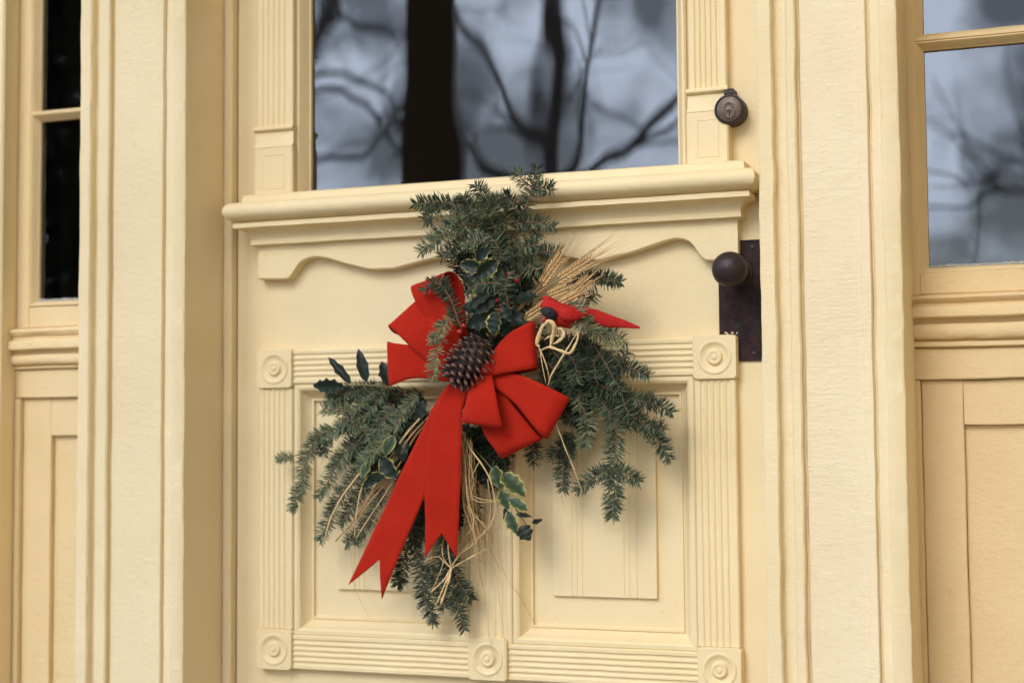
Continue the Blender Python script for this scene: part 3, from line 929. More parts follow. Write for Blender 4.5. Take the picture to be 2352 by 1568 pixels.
for k in range(46):
    ox, oy = rnd.uniform(1240, 1340), rnd.uniform(770, 880)
    a, r = rnd.uniform(-0.1, 1.5), rnd.uniform(60, 150)
    tx, ty = ox + r * math.cos(a), oy + r * math.sin(a)
    if tx > 1440:
        continue
    dd = rnd.uniform(-.07, -.035)
    fir([(ox, oy, dd), ((ox + tx) / 2, (oy + ty) / 2 - 6, dd - .015), (tx, ty, dd - .02)], dens=1700, tone=rnd.uniform(.18, .42))
fir([(1300, 800, -.09), (1322, 840, -.10), (1325, 880, -.10)], dens=1500, tone=.4)
fir([(1370, 800, -.09), (1400, 850, -.098), (1430, 900, -.098)], dens=1600, tone=.36)

# sprays to the hinge side
fir([(742, 1026, -.05), (706, 1036, -.05), (672, 1046, -.05), (636, 1053, -.05)], dens=1100, tone=0.95, bare=.66, L=.014, stem_r=.0016, wid=.0011)
fir([(765, 985, -.06), (731, 1003, -.065), (708, 1046, -.065), (692, 1118, -.063), (674, 1171, -.06)], dens=2100, tone=0.63)
fir([(728, 1000, -.06), (742, 1022, -.06), (746, 1046, -.06)], dens=2200, tone=0.35)
fir([(900, 880, -.07), (842, 912, -.08), (810, 952, -.085), (780, 985, -.085), (757, 1010, -.083)], dens=1700, tone=0.63)
fir([(808, 950, -.085), (775, 940, -.085), (742, 936, -.083)], dens=1500, tone=0.73)
fir([(800, 962, -.085), (830, 985, -.088), (850, 1005, -.09)], dens=1500, tone=0.63)
fir([(960, 905, -.085), (923, 952, -.09), (882, 1012, -.095), (850, 1045, -.095), (826, 1072, -.092)], dens=1900, tone=0.75, L=.02)
fir([(825, 1010, -.07), (792, 1045, -.07), (770, 1075, -.07), (732, 1146, -.066)], dens=2000, tone=0.65)
fir([(900, 895, -.07), (830, 898, -.075), (790, 905, -.075), (752, 914, -.07)], dens=1600, tone=0.45)
fir([(880, 900, -.075), (850, 935, -.08), (800, 990, -.08)], dens=1500, tone=0.53)
fir([(905, 930, -.08), (880, 960, -.085), (862, 1000, -.085)], dens=1600, tone=0.55)
fir([(855, 1040, -.055), (810, 1100, -.06), (770, 1160, -.06), (735, 1242, -.058)], dens=1700, tone=0.49)
fir([(870, 1060, -.05), (830, 1130, -.055), (784, 1202, -.053)], dens=2100, tone=0.39)
fir([(880, 1120, -.05), (845, 1200, -.055), (795, 1248, -.053)], dens=1500, tone=0.53)
fir([(815, 1215, -.055), (820, 1250, -.053)], dens=1100, tone=0.53)
for k in range(20):
    ox, oy = rnd.uniform(860, 960), rnd.uniform(880, 980)
    a, r = rnd.uniform(1.75, 3.0), rnd.uniform(60, 170)
    tx, ty = ox + r * math.cos(a), oy + r * math.sin(a)
    if tx < 740:
        continue
    dd = rnd.uniform(-.06, -.03)
    fir([(ox, oy, dd), ((ox + tx) / 2, (oy + ty) / 2 - 5, dd - .012), (tx, ty, dd - .015)], dens=1500, tone=rnd.uniform(.2, .45))

for k in range(34):   # deep layer close to the door on both sides, its shade put into the needle tone
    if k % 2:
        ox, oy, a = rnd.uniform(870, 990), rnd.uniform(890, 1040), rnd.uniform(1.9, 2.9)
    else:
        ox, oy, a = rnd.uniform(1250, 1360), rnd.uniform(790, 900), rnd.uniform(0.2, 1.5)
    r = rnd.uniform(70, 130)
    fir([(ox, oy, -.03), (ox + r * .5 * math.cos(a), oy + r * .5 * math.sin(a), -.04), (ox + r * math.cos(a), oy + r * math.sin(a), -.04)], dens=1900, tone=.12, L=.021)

# tail of the swag, hanging behind the ribbon ends
fir([(990, 1080, -.05), (948, 1208, -.055), (964, 1289, -.058), (977, 1369, -.055), (999, 1428, -.052)], dens=1800, tone=.32)
fir([(1010, 1120, -.05), (1022, 1250, -.055), (1031, 1337, -.055), (1070, 1446, -.05)], dens=2000, tone=.28)
fir([(1035, 1250, -.05), (1051, 1330, -.052), (1081, 1376, -.05)], dens=1900, tone=.22)
fir([(960, 1180, -.04), (925, 1290, -.045), (912, 1342, -.043)], dens=1700, tone=.25)
fir([(985, 1290, -.052), (1005, 1340, -.055), (1020, 1395, -.052)], dens=1700, tone=.3)
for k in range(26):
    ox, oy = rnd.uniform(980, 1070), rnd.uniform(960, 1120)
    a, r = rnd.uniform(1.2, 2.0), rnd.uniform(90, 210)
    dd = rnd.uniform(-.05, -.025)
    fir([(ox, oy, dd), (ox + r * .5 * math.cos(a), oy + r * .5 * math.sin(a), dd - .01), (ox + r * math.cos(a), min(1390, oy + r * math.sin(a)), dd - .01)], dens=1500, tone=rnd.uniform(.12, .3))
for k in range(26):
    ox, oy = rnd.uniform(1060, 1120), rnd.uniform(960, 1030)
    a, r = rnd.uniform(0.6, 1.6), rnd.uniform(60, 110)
    fir([(ox, oy, -.035), (ox + r * .5 * math.cos(a), oy + r * .5 * math.sin(a), -.045), (ox + r * math.cos(a), oy + r * math.sin(a), -.045)], dens=1500, tone=.15)  # low tone carries the shade under the bow loops
for k in range(52):   # middle behind bow, holly and cone, inner shade put into the tone
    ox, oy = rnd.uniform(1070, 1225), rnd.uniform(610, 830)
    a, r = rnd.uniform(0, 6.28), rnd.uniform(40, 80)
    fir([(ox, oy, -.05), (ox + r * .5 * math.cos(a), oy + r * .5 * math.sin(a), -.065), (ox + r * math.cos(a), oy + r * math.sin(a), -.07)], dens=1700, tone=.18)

# twigs lying over the bow
fir([(1062, 760, -.14), (1046, 716, -.148), (1030, 682, -.15), (1012, 655, -.15), (990, 650, -.15), (972, 672, -.148)], dens=1050, tone=.25, L=.017)
fir([(1030, 682, -.15), (1016, 660, -.15), (1007, 640, -.148)], dens=1700, tone=.2, L=.018)
fir([(1045, 720, -.145), (1022, 740, -.15), (1012, 760, -.15), (1000, 810, -.155), (996, 842, -.155), (999, 868, -.152)], dens=1150, tone=.88, tvar=.3, L=.016)
fir([(1010, 765, -.152), (1000, 775, -.155), (990, 782, -.155)], dens=1900, tone=.7, L=.014)

# ---------------------------------------------------------------- holly
def leaf(sprig, b, tip, depth, wpx, mat, fold=0.25, cup=0.12, droop=0.0, spines=4, amp=0.26, lift=0.0, name='leaf'):
    """spiny leaf from measured base to tip (px); fold lifts the two halves, cup bends it along its length"""
    p0 = at(b[0], b[1], depth)
    p1 = at(tip[0], tip[1], depth + droop)
    d = p1 - p0
    L = d.length
    d.normalize()
    nrm = Vector((rnd.uniform(-.55, .55), -1, 0.15 + lift + rnd.uniform(-.4, .4)))
    s = d.cross(nrm).normalized()
    u = s.cross(d).normalized()
    if u.y > 0:
        u = -u
    hw = lpx(wpx) / 2
    rows = spines * 4 + 3
    cols = [-1, -0.72, -0.36, 0, 0.36, 0.72, 1]
    vs, mg = [], []
    ph = rnd.random()
    for i in range(rows):
        t = i / (rows - 1)
        prof = math.sin(math.pi * min(1, t * 0.97 + 0.02) ** 0.85) ** 0.8
        saw = ((t * spines + ph) % 1.0)
        spk = (1 - abs(2 * saw - 1.0)) ** 1.6
        for c in cols:
            e = abs(c)
            w = hw * prof * (e if e < 0.9 else (0.80 + amp * spk * 1.3))
            wave = 0.10 * hw * math.sin(t * spines * 6.28 + ph * 6.28 + (1 if c > 0 else 0)) * e
            h = fold * w + wave + cup * L * (0.25 - (t - 0.5) ** 2)
            vs.append(p0 + d * (L * t) + s * (w if c > 0 else -w) + u * h)
            mg.append(1.0 if e > 0.9 else (0.72 if e > 0.6 else (0.34 if e > 0.2 else 0.0)) * (1.0 if prof > 0.25 else 1.2))
    o = mesh(name, vs, grid_faces(rows, len(cols)), mat, sprig, True, ('margin', mg))
    return o


def sprig(path, r=0.0014, label=None):
    ctrl = [at(*p) for p in path]
    n = 14
    pts = crom(ctrl, n) if len(ctrl) > 2 else [ctrl[0].lerp(ctrl[1], i / (n - 1)) for i in range(n)]
    vs, fs = tube_geo(pts, [r] * n, 6)
    o = mesh('holly_sprig', vs, fs, GSTEM, sw, True)
    if label:
        o['label'] = label
    return o


h1 = sprig([(1150, 720, -.10), (1130, 640, -.125), (1105, 560, -.13), (1090, 530, -.128)], label='variegated holly with yellow margins at the head of the swag')
V_, D_ = HOLLY_V, HOLLY_D
leaf(h1, (1112, 580), (1082, 526), -.132, 44, V_, spines=4, fold=.5)
leaf(h1, (1098, 600), (1128, 546), -.136, 38, V_, spines=4, lift=.3, fold=.5)
leaf(h1, (1104, 590), (1146, 574), -.13, 36, V_, spines=3, fold=.6)
leaf(h1, (1112, 616), (1056, 606), -.136, 36, V_, spines=4, fold=.4)
leaf(h1, (1098, 634), (1146, 596), -.14, 44, V_, spines=4, lift=-.4, fold=.5)
leaf(h1, (1130, 690), (1088, 640), -.125, 44, V_, spines=4, fold=.6)
leaf(h1, (1152, 622), (1126, 680), -.134, 42, V_, spines=4, lift=.4, fold=.5)
leaf(h1, (1166, 640), (1142, 700), -.115, 30, D_, spines=3)
leaf(h1, (1100, 660), (1070, 628), -.11, 36, D_, spines=3)
leaf(h1, (1170, 690), (1180, 650), -.11, 36, D_, spines=3)
h2 = sprig([(1150, 760, -.10), (1120, 730, -.12), (1080, 700, -.125)])
leaf(h2, (1130, 672), (1076, 706), -.135, 26, D_, spines=3, fold=.4)
leaf(h2, (1140, 690), (1090, 720), -.13, 30, D_, spines=3)
leaf(h2, (1140, 716), (1136, 770), -.138, 52, V_, spines=4, lift=.3)
leaf(h2, (1125, 730), (1072, 746), -.125, 42, D_, spines=3)
leaf(h2, (1110, 712), (1060, 704), -.12, 40, D_, spines=3)
leaf(h2, (1160, 720), (1206, 742), -.115, 40, D_, spines=3)
leaf(h2, (1150, 740), (1186, 774), -.115, 40, D_, spines=3)
leaf(h2, (1155, 700), (1176, 740), -.13, 30, D_, spines=3)
leaf(h2, (1182, 694), (1236, 680), -.125, 44, D_, spines=3, lift=.7)
leaf(h2, (1150, 690), (1164, 662), -.14, 14, V_, spines=3, fold=.6)
h3 = sprig([(975, 900, -.085), (890, 888, -.09), (830, 884, -.09), (775, 886, -.088)], label='sprig of nearly black holly leaves beside the left bow loop')
leaf(h3, (806, 880), (754, 820), -.092, 24, D_, spines=3, fold=.5)
leaf(h3, (842, 876), (823, 801), -.094, 32, D_, spines=3, amp=.14, fold=.3)
leaf(h3, (788, 886), (719, 885), -.09, 36, D_, spines=4, amp=.4)
leaf(h3, (896, 886), (876, 830), -.088, 36, D_, spines=3)
h4 = sprig([(960, 960, -.08), (915, 1050, -.09), (850, 1100, -.09)], label='holly partly hidden by the long red ribbon tail')
leaf(h4, (905, 1000), (884, 1046), -.10, 40, HOLLY_LIT, spines=1, amp=.05, lift=.5)
leaf(h4, (875, 1050), (912, 1100), -.098, 46, V_, spines=3)
leaf(h4, (852, 1062), (830, 1098), -.10, 34, HOLLY_LIT, spines=2, lift=.8)
leaf(h4, (890, 1090), (846, 1096), -.095, 30, D_, spines=3)
leaf(h4, (880, 1085), (832, 1120), -.094, 32, V_, spines=4)
leaf(h4, (930, 985), (900, 960), -.085, 40, D_, spines=3)
leaf(h4, (920, 1000), (925, 1060), -.088, 38, D_, spines=3)
leaf(h4, (975, 920), (955, 975), -.085, 34, D_, spines=3)
h5 = sprig([(1090, 1030, -.06), (1140, 1090, -.075), (1180, 1160, -.08), (1215, 1215, -.078)], label='holly sprig coloured in lit green below the right bow loops')
leaf(h5, (1135, 1070), (1152, 1122), -.085, 42, HOLLY_LIT, spines=3)
leaf(h5, (1152, 1088), (1206, 1140), -.088, 50, HOLLY_LIT, spines=4, lift=.4)
leaf(h5, (1150, 1124), (1168, 1170), -.088, 36, HOLLY_LIT, spines=3, lift=.2)
leaf(h5, (1170, 1146), (1212, 1172), -.09, 32, HOLLY_LIT, spines=3, lift=.4)
leaf(h5, (1166, 1174), (1188, 1226), -.085, 36, HOLLY_LIT, spines=3)
leaf(h5, (1195, 1208), (1218, 1240), -.084, 40, D_, spines=3)
leaf(h5, (1222, 1200), (1246, 1192), -.08, 13, D_, spines=2)
leaf(h5, (1160, 1165), (1168, 1212), -.08, 16, D_, spines=3)
leaf(h5, (1185, 1180), (1222, 1186), -.08, 12, D_, spines=3)
for (bx, by, bd, r) in ((1168, 629, -.135, 6), (1186, 643, -.138, 7), (1142, 690, -.125, 7), (1160, 700, -.125, 7), (1056, 762, -.145, 8), (1066, 748, -.14, 8), (1150, 712, -.12, 7)):
    c = at(bx, by, bd)
    rr = lpx(r) * 0.9
    lathe('berry', (c.x, c.y, c.z), [(rr * math.sin(math.pi * k / 8), -rr * math.cos(math.pi * k / 8)) for k in range(9)], BERRY, h1 if by < 700 else h2, 14)

# ---------------------------------------------------------------- wheat and straw
def strand(path, w, mat, name, parent=None, flat=0.35, taper=0.6, n=None, sides=6):
    ctrl = [at(*p) for p in path]
    n = n or 8 * len(ctrl)
    pts = crom(ctrl, n) if len(ctrl) > 2 else [ctrl[0].lerp(ctrl[1], i / (n - 1)) for i in range(n)]
    sd_ = rnd.random() * 50
    pts = [p + noise.noise_vector(p * 30 + Vector((sd_, 0, 0))) * 0.0009 for p in pts]
    vs, fs = tube_geo(pts, [lpx(w) / 2 * (1 - (1 - taper) * i / (n - 1)) * (0.85 + 0.55 * noise.noise(Vector((i * 0.22, sd_, 0)))) for i in range(n)], sides, flat, Vector((0.2, 1, 0.1)))
    return mesh(name, vs, fs, mat, parent or sw, True)


def wheat(b, tip, depth, wpx, awn, n=9):
    """ear of wheat: overlapping kernels in two ranks, and long awns"""
    p0, p1 = at(b[0], b[1], depth), at(tip[0], tip[1], depth - 0.004)
    d = (p1 - p0)
    L = d.length
    d.normalize()
    s = d.cross(Vector((0, 1, 0))).normalized()
    q = d.cross(s)
    V, F = tube_geo([p0, p1], [0.001, 0.0006], 5)
    kr = lpx(wpx) / 2
    ends = []
    for k in range(n * 3):
        t = (k / 3 + 0.2) / n
        sg = (-1, 1, 0)[k % 3]
        c = p0 + d * (L * t) + s * (sg * kr * 0.55) - q * (0.0015 if sg == 0 else 0)
        if sg == 0:
            c = c + Vector((0, -kr * 0.4, 0))
        dd = (d + s * sg * 0.55).normalized()
        l, r = L / n * 1.65, kr * 0.50 * (1 - 0.35 * t)
        vs, fs = tube_geo([c, c + dd * l * .3, c + dd * l * .7, c + dd * l], [r * .35, r, r * .8, r * .12], 6)
        o = len(V)
        V += vs
        F += [tuple(o + i for i in f) for f in fs]
        ends.append((c + dd * l, dd))
    ear = mesh('wheat_ear', V, F, WHEAT, sw, True)
    V, F = [], []
    for (e, dd) in ends:
        if rnd.random() < 0.97:
            a = (d * 1.0 + dd * 0.25 + Vector((rnd.gauss(0, .07), rnd.gauss(0, .07), rnd.gauss(0, .07)))).normalized()
            l = awn * rnd.uniform(0.55, 1.0)
            vs, fs = tube_geo([e, e + a * l * .5, e + a * l + Vector((0, 0, -0.002))], [0.00055, 0.00045, 0.00015], 3)
            o = len(V)
            V += vs
            F += [tuple(o + i for i in f) for f in fs]
    w = mesh('awns', V, F, WHEAT, ear)
    w['kind'] = 'stuff'


wheat((1241, 656), (1288, 590), -.105, 18, .060)
wheat((1278, 646), (1358, 596), -.112, 15, .080)
wheat((1254, 682), (1298, 664), -.115, 16, .03, 6)
wheat((1300, 690), (1352, 640), -.105, 15, .045)
wheat((1281, 702), (1324, 680), -.125, 17, .03, 6)
wheat((1206, 732), (1242, 708), -.118, 17, .02, 5)
for (a, b, c, d_) in (((1130, 772), (1200, 700), (1241, 656), -.10), ((1135, 775), (1215, 690), (1278, 646), -.105), ((1150, 772), (1200, 735), (1254, 682), -.11), ((1140, 768), (1180, 745), (1206, 732), -.112), ((1200, 730), (1250, 700), (1296, 690), -.10)):
    strand([a + (d_ + .02,), b + (d_,), c + (d_,)], 4.5, STRAW, 'wheat_straw', flat=.9, taper=.8)
# straw ends fanning out under the bow
for (p, w, m) in (([(1010, 935, -.075), (955, 1000, -.08), (894, 1099, -.085), (771, 1243, -.08)], 7, STRAW),
                  ([(1000, 930, -.078), (938, 989, -.085), (880, 1090, -.088), (800, 1215, -.082)], 6, STRAW),
                  ([(975, 950, -.085), (930, 1000, -.09), (890, 1060, -.09)], 7, RAFFIA),
                  ([(985, 955, -.082), (940, 1005, -.088), (900, 1062, -.088)], 5, STRAW),
                  ([(880, 1030, -.085), (818, 1096, -.094), (768, 1170, -.096), (741, 1252, -.09)], 7, RAFFIA),
                  ([(845, 1090, -.085), (828, 1128, -.088), (818, 1190, -.086), (814, 1232, -.08)], 5, RAFFIA),
                  ([(920, 1080, -.082), (860, 1170, -.082), (818, 1236, -.076)], 5, RAFFIA),
                  ([(925, 1120, -.078), (870, 1180, -.078), (850, 1220, -.076)], 3, STRAW),
                  ([(800, 1215, -.06), (806, 1267, -.055), (816, 1350, -.04), (850, 1418, -.02)], 2.5, RAFFIA)):
    strand(p, w, m, 'straw', flat=.6)

def strip(path, w, n):
    """flat raffia strip that twists along its way"""
    pts = crom([at(*p) for p in path], n)
    sd_ = rnd.random() * 60
    vs = []
    for i, p in enumerate(pts):
        d = (pts[min(i + 1, n - 1)] - pts[max(i - 1, 0)]).normalized()
        s_ = d.cross(Vector((0, 1, 0))).normalized()
        f_ = d.cross(s_)
        a = 1.25 * noise.noise(Vector((i * 0.11, sd_, 0)))
        hw2 = lpx(w) / 2 * (0.8 + 0.35 * noise.noise(Vector((i * 0.17, sd_, 4)))) * min(1, 0.35 + 3 * min(i, n - 1 - i) / n)
        v = s_ * math.cos(a) + f_ * math.sin(a)
        nn_ = d.cross(v)
        vs += [p - v * hw2, p + nn_ * (hw2 * .22), p + v * hw2]
    o = mesh('raffia_strand', vs, grid_faces(n, 3), RAFFIA, sw, True)
    m = o.modifiers.new('thickness', 'SOLIDIFY')
    m.thickness = 0.0004
    return o


# raffia: the little bow under the bird, and the loose strands and knot below
RB = -.145
for (p, w) in (([(1240, 795, RB), (1233, 788, RB), (1247, 748, RB - .008), (1262, 738, RB - .01), (1273, 750, RB - .008), (1266, 785, RB), (1262, 800, RB)], 13),
               ([(1277, 756, RB), (1290, 757, RB - .006), (1294, 770, RB - .008), (1285, 782, RB - .004), (1270, 790, RB)], 13),
               ([(1242, 804, RB), (1262, 797, RB - .002), (1285, 804, RB - .003), (1308, 811, RB - .003), (1322, 790, RB - .006), (1328, 772, RB - .006), (1325, 762, RB - .003)], 9),
               ([(1325, 764, RB - .002), (1310, 790, RB - .004), (1296, 812, RB - .002), (1280, 838, RB), (1266, 862, RB + .005), (1258, 886, RB + .012)], 6),
               ([(1234, 790, RB), (1248, 820, RB - .002), (1258, 850, RB + .004), (1262, 870, RB + .01)], 4),
               ([(1250, 780, RB + .004), (1268, 770, RB), (1285, 772, RB)], 6),
               ([(1240, 800, RB + .003), (1246, 840, RB + .004), (1254, 880, RB + .012)], 3)):
    strip(p, w * .85, 46)
for (p, w) in (([(1276, 970, -.10), (1295, 1020, -.098), (1317, 1075, -.094), (1338, 1130, -.09)], 5),
               ([(1286, 1120, -.05), (1292, 1148, -.045), (1301, 1178, -.04)], 3),
               ([(1062, 990, -.085), (1080, 1030, -.095), (1110, 1070, -.10), (1130, 1115, -.098), (1138, 1170, -.09), (1120, 1220, -.075)], 7),
               ([(1058, 990, -.08), (1068, 1060, -.095), (1072, 1130, -.10), (1088, 1200, -.095), (1070, 1230, -.08), (1048, 1260, -.075)], 5),
               ([(1056, 1000, -.075), (1060, 1080, -.085), (1065, 1160, -.085), (1085, 1220, -.075), (1105, 1290, -.06)], 9),
               ([(1060, 1010, -.078), (1066, 1090, -.09), (1080, 1160, -.09), (1110, 1205, -.08), (1122, 1216, -.075)], 5),
               ([(1100, 1060, -.09), (1084, 1095, -.092), (1076, 1130, -.092), (1100, 1152, -.095), (1136, 1152, -.09)], 4),
               ([(1080, 1135, -.09), (1105, 1146, -.094), (1138, 1150, -.09)], 4),
               ([(1118, 1214, -.075), (1090, 1245, -.08), (1055, 1275, -.085), (1036, 1302, -.085)], 5),
               ([(1116, 1222, -.07), (1085, 1242, -.075), (1056, 1270, -.085), (1036, 1304, -.085)], 4),
               ([(1115, 1262, -.07), (1080, 1280, -.08), (1036, 1304, -.086)], 6),
               ([(1036, 1304, -.086), (1020, 1290, -.088), (1008, 1278, -.088), (990, 1280, -.085), (974, 1288, -.08)], 5),
               ([(1036, 1304, -.086), (1018, 1280, -.09), (1016, 1250, -.085), (1022, 1232, -.075)], 5),
               ([(1036, 1304, -.086), (1030, 1270, -.088), (1028, 1240, -.082), (1024, 1226, -.07)], 5),
               ([(1018, 1290, -.088), (1010, 1315, -.088), (990, 1360, -.08)], 4),
               ([(1036, 1304, -.086), (1020, 1330, -.09), (990, 1358, -.085)], 7),
               ([(1037, 1304, -.088), (1030, 1335, -.094), (1012, 1386, -.088)], 13),
               ([(1034, 1310, -.086), (1020, 1345, -.092), (1004, 1384, -.086)], 8),
               ([(1128, 1205, -.07), (1140, 1260, -.05), (1165, 1330, -.03), (1195, 1370, -.012), (1225, 1428, .004)], 3.5),
               ([(1110, 1216, -.072), (1130, 1280, -.05), (1148, 1380, -.03), (1158, 1470, -.028), (1160, 1560, -.028)], 2.5),
               ([(1095, 1180, -.075), (1100, 1260, -.06), (1112, 1360, -.035), (1128, 1480, -.028), (1140, 1540, -.028)], 3),
               ([(1075, 1060, -.088), (1066, 1110, -.09), (1064, 1150, -.088), (1092, 1186, -.085), (1118, 1206, -.08)], 4),
               ([(1120, 1100, -.08), (1126, 1160, -.08), (1122, 1210, -.075), (1114, 1290, -.055)], 3),
               ([(1070, 1040, -.07), (1076, 1120, -.07), (1086, 1190, -.065), (1092, 1260, -.055), (1090, 1330, -.04)], 4)):
    strand(p, w * .68, RAFFIA, 'raffia_strand', flat=.4, taper=.8, n=36)
for k in range(26):   # fine wisps falling out of the bow
    x, y = rnd.uniform(1058, 1085), rnd.uniform(985, 1060)
    dx = rnd.uniform(-10, 75)
    l = rnd.uniform(150, 330)
    dp = rnd.uniform(-.095, -.06)
    strand([(x, y, dp), (x + dx * .15 + rnd.uniform(-14, 18), y + l * .33, dp - .004), (x + dx * .5 + rnd.uniform(-20, 22), y + l * .68, dp + .008), (x + dx + rnd.uniform(-14, 14), y + l, dp + .022)], rnd.uniform(1.4, 3.2), RAFFIA if k % 3 else STRAW, 'raffia_strand', flat=.5, taper=.6, n=26, sides=5)

# ---------------------------------------------------------------- pine cone
pcn = empty('pine_cone', at(1080, 825, -.115))
tag(pcn, 'dark brown pine cone with pale scale tips wired beside the knot of the red bow', 'pine cone')
ctr = at(1082, 828, -.125)
ax = (at(1128, 776, -.11) - at(1040, 875, -.135)).normalized()      # tip to base
uu = ax.cross(Vector((0, 1, 0))).normalized()
vv = ax.cross(uu)
HL = lpx(60)
vs, fs = [], []
core_p = [ctr + ax * (HL * k) for k in (-.95, -.6, -.2, .2, .6, .95)]
vs, fs = tube_geo(core_p, [lpx(x) for x in (8, 24, 34, 36, 28, 10)], 10)
mesh('core', vs, fs, CONE, pcn, True)


def scale_mesh():
    V = []
    F = []
    rows = [(0, .30, 0), (.45, .42, .05), (.8, .5, .14), (1.0, .36, .2), (1.08, .10, .17)]
    for (x, w, h) in rows:
        V += [(x, -w, h - .02), (x, 0, h + .07), (x, w, h - .02), (x, w * .8, h - .10), (x, -w * .8, h - .10)]
    F = grid_faces(5, 5, close_c=True)
    F.append((0, 1, 2, 3, 4))
    F.append((24, 23, 22, 21, 20))
    me = bpy.data.meshes.new('scale')
    me.from_pydata(V, [], F)
    me.materials.append(CONE)
    me.materials.append(CONETIP)
    for p in me.polygons:
        p.use_smooth = True
        if p.center.x > 0.86:
            p.material_index = 1
    return me


SM = scale_mesh()
NS = 105
for k in range(NS):
    t = (k + 0.5) / NS
    h = -0.95 + 1.9 * t                                      # tip to base
    r = math.sqrt(max(0, 1 - h * h * 0.92)) * lpx(43)
    a = k * 2.399963
    out = (uu * math.cos(a) + vv * math.sin(a))
    p = ctr + ax * (HL * h) + out * (r * 0.62)
    dirv = (out * 1.0 - ax * (0.55 - 0.5 * h + 0.1)).normalized()
    sid = dirv.cross(ax).normalized()
    nrm = sid.cross(dirv)
    l = lpx(28) * (0.65 + 0.4 * math.sqrt(max(0, 1 - h * h)))
    o = bpy.data.objects.new('scale', SM)
    COL.objects.link(o)
    o.parent = pcn
    m = Matrix((dirv * l, sid * l * 0.62, nrm * l * 0.8)).transposed().to_4x4()
    m.translation = p - pcn.location
    o.matrix_local = m

# ---------------------------------------------------------------- bow
bow = empty('ribbon_bow', at(1110, 860, -.11))
tag(bow, 'wide red velvet ribbon bow with two notched tails on the swag', 'bow')


def ribbon(name, pairs, n=44, notch=0.0, belly=0.0, cols=9):
    A = crom([at(*p[0]) for p in pairs], n)
    B = crom([at(*p[1]) for p in pairs], n)

    def samp(L_, t):
        u = t * (n - 1)
        i = min(int(u), n - 2)
        return L_[i].lerp(L_[i + 1], u - i)
    vs = []
    for i in range(n):
        for c in range(cols):
            u = c / (cols - 1)
            t = i / (n - 1)
            t *= 1 - notch * (1 - abs(2 * u - 1))
            p = samp(A, t).lerp(samp(B, t), u)
            bul = belly * (1 - (2 * u - 1) ** 2)
            q = noise.noise(p * 22 + Vector((len(pairs) * 3.1, 0, 0)))
            vs.append(p + Vector((0, -bul + q * 0.0022 + 0.0009 * noise.noise(Vector((u * 9, t * 5, len(pairs)))), 0)))
    o = mesh(name, vs, grid_faces(n, cols), VELVET, bow, True)
    s = o.modifiers.new('thickness', 'SOLIDIFY')
    s.thickness = 0.0009
    s.offset = 0
    return o


def pr(a, b, d, d2=None):
    return ((a[0], a[1], d), (b[0], b[1], d if d2 is None else d2))


ribbon('loop', [pr((1030, 815), (1068, 806), -.112), pr((985, 745), (1048, 742), -.125), pr((954, 692), (1030, 682), -.131), pr((944, 664), (1020, 634), -.127), pr((949, 655), (1036, 624), -.112),
                pr((972, 652), (1058, 645), -.094), pr((1000, 690), (1068, 692), -.086), pr((1035, 780), (1074, 775), -.09)], 60)
ribbon('loop', [pr((1012, 855), (1056, 806), -.116), pr((950, 803), (1005, 738), -.127), pr((902, 756), (964, 700), -.124), pr((891, 748), (955, 692), -.112),
                pr((904, 764), (972, 712), -.094), pr((942, 783), (1000, 742), -.086), pr((1015, 845), (1055, 805), -.095)], 60)
ribbon('loop', [pr((1035, 876), (1052, 828), -.110), pr((955, 868), (985, 800), -.119), pr((902, 884), (902, 787), -.120), pr((893, 887), (889, 784), -.107),
                pr((905, 880), (905, 788), -.088), pr((960, 868), (960, 810), -.08), pr((1025, 872), (1035, 832), -.09)], 60)
ribbon('loop', [pr((1112, 866), (1112, 838), -.114), pr((1152, 858), (1158, 775), -.128), pr((1214, 848), (1208, 743), -.131), pr((1233, 846), (1226, 738), -.118),
                pr((1227, 851), (1226, 750), -.098), pr((1180, 860), (1190, 790), -.088), pr((1118, 866), (1128, 842), -.092)], 60)
ribbon('loop', [pr((1120, 880), (1130, 856), -.112), pr((1178, 922), (1190, 860), -.125), pr((1236, 990), (1268, 893), -.124), pr((1257, 1005), (1307, 913), -.110),
                pr((1248, 1004), (1295, 914), -.092), pr((1200, 960), (1225, 882), -.082), pr((1125, 878), (1138, 860), -.09)], 60)
ribbon('loop', [pr((1092, 880), (1136, 868), -.104), pr((1106, 982), (1182, 935), -.110), pr((1138, 1034), (1236, 1000), -.106), pr((1149, 1050), (1246, 1006), -.092),
                pr((1150, 1036), (1236, 992), -.076), pr((1100, 900), (1135, 885), -.08)], 60)
ribbon('loop', [pr((1084, 862), (1130, 856), -.118), pr((1072, 915), (1140, 912), -.139), pr((1060, 962), (1153, 974), -.138), pr((1060, 968), (1153, 982), -.122),
                pr((1068, 962), (1147, 972), -.106), pr((1085, 885), (1130, 872), -.1)], 60, belly=.004)
ribbon('tail', [pr((1046, 868), (1092, 880), -.108), pr((1008, 912), (1064, 940), -.114), pr((942, 1042), (1002, 1078), -.104, -.110), pr((870, 1195), (940, 1222), -.094, -.1), pr((800, 1343), (877, 1376), -.09)], 70, .125)
ribbon('tail', [pr((1042, 872), (1092, 876), -.110), pr((1000, 935), (1066, 925), -.119), pr((982, 1015), (1060, 1000), -.120), pr((976, 1110), (1058, 1100), -.116), pr((977, 1200), (1054, 1200), -.108), pr((976, 1281), (1048, 1282), -.104)], 70, .145)
kn = [at(1098, 852, -.118), at(1112, 846, -.126), at(1128, 858, -.12)]
vs, fs = tube_geo(crom(kn, 9), [lpx(x) for x in (8, 11, 13, 14, 14, 13, 12, 10, 7)], 10, 0.6)
mesh('knot', vs, fs, VELVET, bow, True)

